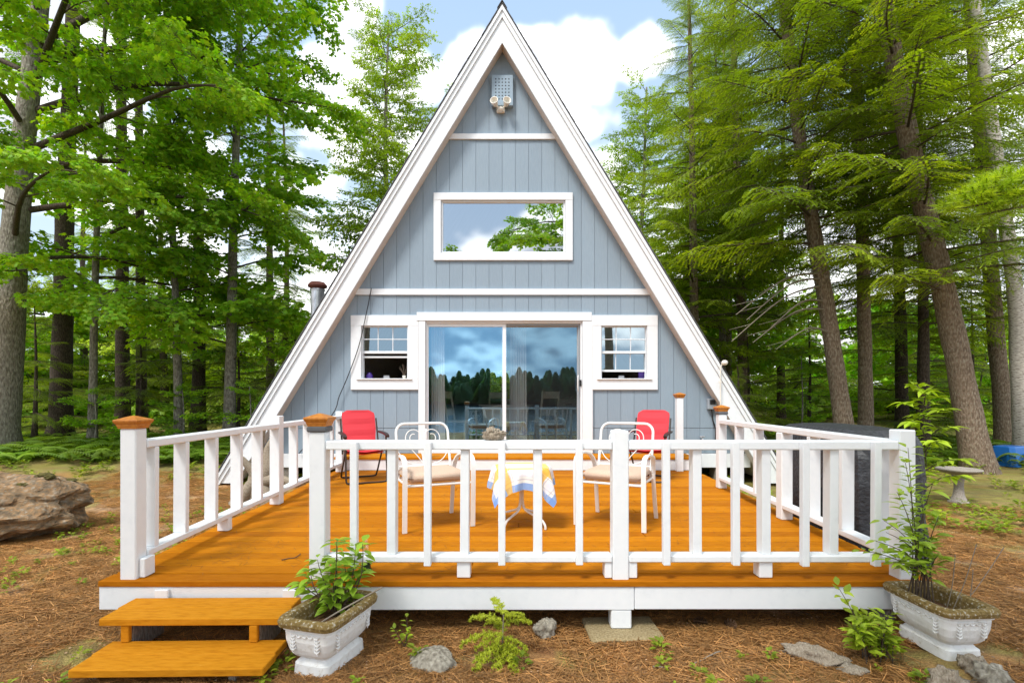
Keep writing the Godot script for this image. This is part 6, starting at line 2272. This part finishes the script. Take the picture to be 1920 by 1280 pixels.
	conifer("hemlock_tree", "straight dark hemlock behind the blue tub", "", trunk_px([[1888, 860], [1866, 600], [1850, 400]], 11.5, 14.0), 0.17, 0.09,
		{"seed": 54, "n": 76, "h0": 3.2, "h1": 13.8, "l0": 2.4, "l1": 1.5})
	broadleaf("birch_tree", "pale birch trunk at the far side of the blue tub", "", trunk_px([[1921, 880], [1912, 700], [1903, 540], [1870, 300]], 10.0, 12.0), 0.15, 0.07,
		{"seed": 55, "kind": "oval", "bark": M.birch, "n": 16, "h0": 7.0, "h1": 11.8, "l0": 2.2, "l1": 1.2})
	conifer("hemlock_tree", "brown hemlock trunk with dead twigs framed by the rake board", "", trunk_px([[1395, 820], [1393, 640], [1388, 500], [1382, 300]], 14.0, 13.5), 0.16, 0.06,
		{"seed": 56, "n": 80, "h0": 4.4, "h1": 13.2, "l0": 2.8, "l1": 1.0, "bare": 0.35, "limbmat": M.deadwood})
	conifer("hemlock_tree", "dark slim evergreen between the straight and the thick hemlock", "", trunk_px([[1692, 830], [1690, 640], [1684, 430]], 13.0, 13.5), 0.15, 0.07,
		{"seed": 57, "n": 60, "h0": 2.6, "h1": 13.2, "l0": 2.6, "l1": 1.2, "bark": M.bark_dark})
	conifer("hemlock_tree", "yellow-green hemlock whose boughs reach over the cabin roof", "", [gp(4.6, 12.8), Vector3(4.55, 4, -12.8), Vector3(4.5, 8, -12.8), Vector3(4.4, 12.5, -12.8)], 0.15, 0.03,
		{"seed": 58, "n": 96, "h0": 3.0, "h1": 12.3, "l0": 2.7, "l1": 0.5})
	broadleaf("birch_tree", "light green feathery tree rising behind the shingled roof edge", "", [gp(4.7, 19.0), Vector3(4.7, 5, -19.0), Vector3(4.9, 9.5, -19.0), Vector3(5.0, 12.9, -19.0)], 0.16, 0.03,
		{"seed": 59, "kind": "oval", "n": 110, "h0": 3.5, "h1": 12.6, "l0": 2.8, "l1": 1.1})
	broadleaf("birch_tree", "airy light green tree close behind the rake board", "", [gp(6.0, 14.6), Vector3(6.0, 4, -14.6), Vector3(5.9, 8.0, -14.6), Vector3(5.8, 11.6, -14.6)], 0.12, 0.03,
		{"seed": 65, "kind": "oval", "n": 90, "h0": 2.5, "h1": 11.4, "l0": 2.3, "l1": 1.0})
	conifer("hemlock_tree", "shaggy hemlock filling the gap behind the thick leaning trunk", "", [gp(9.0, 11.2), Vector3(9.0, 4, -11.2), Vector3(8.9, 8.0, -11.2), Vector3(8.8, 11.8, -11.2)], 0.13, 0.03,
		{"seed": 66, "n": 84, "h0": 3.0, "h1": 11.6, "l0": 2.3, "l1": 0.9, "bark": M.bark_dark})
	conifer("pine_tree", "feathery pine between the light green tree and the yellow-green hemlock", "", [gp(6.7, 16.0), Vector3(6.7, 5, -16.0), Vector3(6.7, 9.5, -16.0), Vector3(6.6, 12.8, -16.0)], 0.15, 0.03,
		{"seed": 64, "kind": "hemlock", "n": 90, "h0": 3.5, "h1": 12.4, "l0": 2.4, "l1": 0.8, "rise": 0.2})
	broadleaf("maple_tree", "bright leafy maple behind the shingled roof edge", "", [gp(7.4, 17.5), Vector3(7.4, 4, -17.5), Vector3(7.2, 8.0, -17.5), Vector3(7.2, 11.5, -17.5)], 0.14, 0.04,
		{"seed": 60, "kind": "maple", "n": 60, "h0": 2.6, "h1": 11.2, "l0": 2.8, "l1": 1.2, "size": 1.15})
	# dead branches on the leaning trunk: one dead limb each
	var dl := [[512, 1380, 590, 0.5], [522, 1400, 600, 0.2], [535, 1372, 640, 0.35], [565, 1440, 620, 0.1], [580, 1412, 642, 0.45], [625, 1455, 655, 0.2]]
	var lean: Node3D = get_node("hemlock_tree_005")
	for k in dl.size():
		var q: Array = dl[k]
		var y0: float = q[0]
		var xt := 1592.0 + (y0 - 830.0) * 0.166
		var a := px(xt, y0, 9.75)
		var b := px(q[1], q[2], 9.4)
		var midp := a.lerp(b, 0.45) + Vector3(0, 0.22, 0.05)
		var pts := smooth([a, midp, b], 7)
		var rd := []
		for e in pts.size():
			rd.append(lerpf(0.022, 0.006, float(e) / pts.size()))
		var dead := put(lean, "dead_branch", tubem(pts, rd, 6), M.deadwood)
		for e in 3:
			var o: Vector3 = pts[5 + e * 3]
			put(dead, "dead_twig", tubem([o, o + Vector3(-0.25 - 0.1 * e, -0.12 - 0.08 * (e % 2), 0.1 * (e - 1))], [0.007, 0.003], 5), M.deadwood)
	# understorey at the right
	var lowr := [[6.2, 13.5, 3.0, "low bushy hemlock behind the rake foot"], [8.4, 14.5, 3.6, "young hemlock behind the straight trunks"], [10.2, 12.6, 3.8, "dark young hemlock behind the thick leaning trunk"], [12.2, 13.6, 4.4, "dark tall young hemlock behind the blue tub"], [5.2, 11.8, 2.0, "small young hemlock beside the shingled roof foot"]]
	for k in lowr.size():
		var q: Array = lowr[k]
		var b := gp(q[0], q[1])
		conifer("young_hemlock", q[3], "young hemlocks in the woods", [b, b + Vector3(0.05, q[2] * 0.5, 0), b + Vector3(0, q[2], 0)], 0.06, 0.01,
			{"seed": 70 + k, "n": int(q[2] * 10), "h0": b.y + 0.3, "h1": b.y + q[2], "l0": 1.5, "l1": 0.3, "bark": M.bark_dark, "step": 0.15})
	var bush := [[4.3, 11.2, 1.5, "bright maple sapling beside the rake foot"], [6.9, 12.2, 2.2, "leafy maple sapling behind the leaning trunk"], [-7.6, 11.8, 1.3, "leafy maple bush behind the side railing"], [-9.3, 11.4, 1.2, "leafy bush at the edge of the clearing by the corner post"], [-5.9, 11.5, 1.4, "leafy bush near the cabin roof foot"]]
	for k in bush.size():
		var q: Array = bush[k]
		var b := gp(q[0], q[1])
		broadleaf("maple_sapling", q[3], "", [b, b + Vector3(0.03, q[2] * 0.5, 0), b + Vector3(0, q[2], 0)], 0.025, 0.008,
			{"seed": 80 + k, "kind": "maple", "n": 11, "h0": b.y + 0.25, "h1": b.y + q[2], "l0": 0.9, "l1": 0.5, "step": 0.16, "bstep": 0.2, "size": 0.9})
	# pine bough entering at the side: a pine whose trunk stands outside the view
	var pb := conifer("pine_tree", "white pine with bright yellow-green tufted bough reaching past the birch", "", [gp(8.9, 7.0), Vector3(8.9, 3, -7.0), Vector3(8.8, 6, -7.0), Vector3(8.7, 10.5, -7.0)], 0.16, 0.05,
		{"seed": 61, "kind": "pine", "n": 20, "h0": 6.0, "h1": 10.3, "l0": 1.6, "l1": 0.8, "step": 0.12, "droop": 0.15})
	var rng := RandomNumberGenerator.new()
	rng.seed = 62
	var crown: Node3D = pb.get_node("crown")
	for q in [[1925, 345, 1785, 395], [1935, 325, 1845, 345], [1930, 385, 1835, 412], [1935, 360, 1860, 372], [1930, 335, 1810, 372], [1930, 365, 1800, 402], [1940, 350, 1880, 392], [1935, 340, 1890, 335]]:
		var a := px(q[0] + 30, q[1] - 8, 5.6)
		var e := px(q[2], q[3], 5.4)
		bough(crown, rng, "pine", a - pb.position, e - a, a.distance_to(e) * 1.1)
	# ---- more trees farther back, alike
	var far := [[-13.2, 19.5], [-9.4, 21.0], [-17.5, 21.0], [10.0, 19.0], [14.6, 18.0], [8.2, 23.5], [-18.5, 15.5]]
	rng.seed = 63
	for k in far.size():
		var b := gp(far[k][0], far[k][1])
		var h := rng.randf_range(10.5, 14.0)
		conifer("woodland_evergreen", "tall straight evergreen deeper in the woods", "evergreens deeper in the woods", [b, b + Vector3(rng.randf_range(-0.2, 0.2), h * 0.5, 0), b + Vector3(rng.randf_range(-0.3, 0.3), h, 0)], 0.16, 0.03,
			{"seed": 400 + k, "n": 58, "h0": b.y + 1.6, "h1": b.y + h, "l0": 2.7, "l1": 0.5, "bark": M.bark_dark, "size": 1.3, "step": 0.26})
	# distant wood closing the view
	for v in 3:
		var xs := []
		var cs := []
		for k in 560:
			var az := rng.randf_range(-62.0, 62.0)
			var r := rng.randf_range(23.0, 44.0)
			var x := sin(deg_to_rad(az)) * r
			var d := cos(deg_to_rad(az)) * r
			var y := 4.2 * pow(rng.randf(), 1.9) + 0.15
			xs.append(Transform3D(facing(Vector3(rng.randf_range(-1, 1), rng.randf_range(-0.2, 0.5), rng.randf_range(-1, 1)), Vector3(rng.randf_range(-0.3, 0.3), 1, rng.randf_range(-0.3, 0.3)), rng.randf_range(0.9, 1.9)), Vector3(x, gh(x, -d) + y, -d)))
			cs.append(tint(rng, Color(0.95, 1.0, 0.8), 0.35))
		var o := scatter(self, "distant_woods", [SPR.maple[0], SPR.oval[0], SPR.hemlock[1]][v], M.leaf, xs, cs)
		tag(o, ["far broadleaf wood closing the view behind the trunks", "far light green thicket closing the view behind the trunks", "far evergreen wood closing the view behind the trunks"][v], "woods", "", "stuff")
	# ---- an oak behind the viewer whose boughs show in the upper window
	broadleaf("oak_tree", "broad oak whose boughs are mirrored in the upper window", "", [gp(3.4, -1.6), Vector3(3.4, 3.0, 1.7), Vector3(3.3, 6.0, 1.9), Vector3(3.1, 9.5, 2.0)], 0.2, 0.06,
		{"seed": 90, "kind": "maple", "limbs": [[5.4, 172, 3.4, 0.35], [6.0, 186, 3.2, 0.3], [6.5, 165, 3.6, 0.3], [7.2, 20, 2.6, 0.5], [7.4, 178, 3.2, 0.35], [7.6, 100, 2.5, 0.5], [8.2, 200, 2.2, 0.6], [8.6, -60, 2.2, 0.8]], "step": 0.2, "bstep": 0.4})
	broadleaf("oak_tree", "smaller oak whose leafy tips are mirrored at the upper window edge", "", [gp(-5.2, -2.0), Vector3(-5.2, 3.0, 2.0), Vector3(-5.0, 6.0, 2.1), Vector3(-4.8, 8.6, 2.2)], 0.16, 0.05,
		{"seed": 91, "kind": "maple", "limbs": [[5.2, 10, 2.8, 0.5], [6.0, -5, 3.0, 0.35], [6.8, 60, 2.2, 0.5], [7.4, 150, 2.2, 0.6], [7.8, -60, 2.2, 0.7]], "step": 0.22, "bstep": 0.42})

# ------------------------------------------------------------------ scene
func _ready() -> void:
	make_view()
	make_materials()
	make_ground()
	make_lake()
	make_cabin()
	make_deck()
	make_sprays()
	make_woods()
	make_wall_fittings()
	make_interior()
	make_furniture()
	make_garden()
	make_litter()
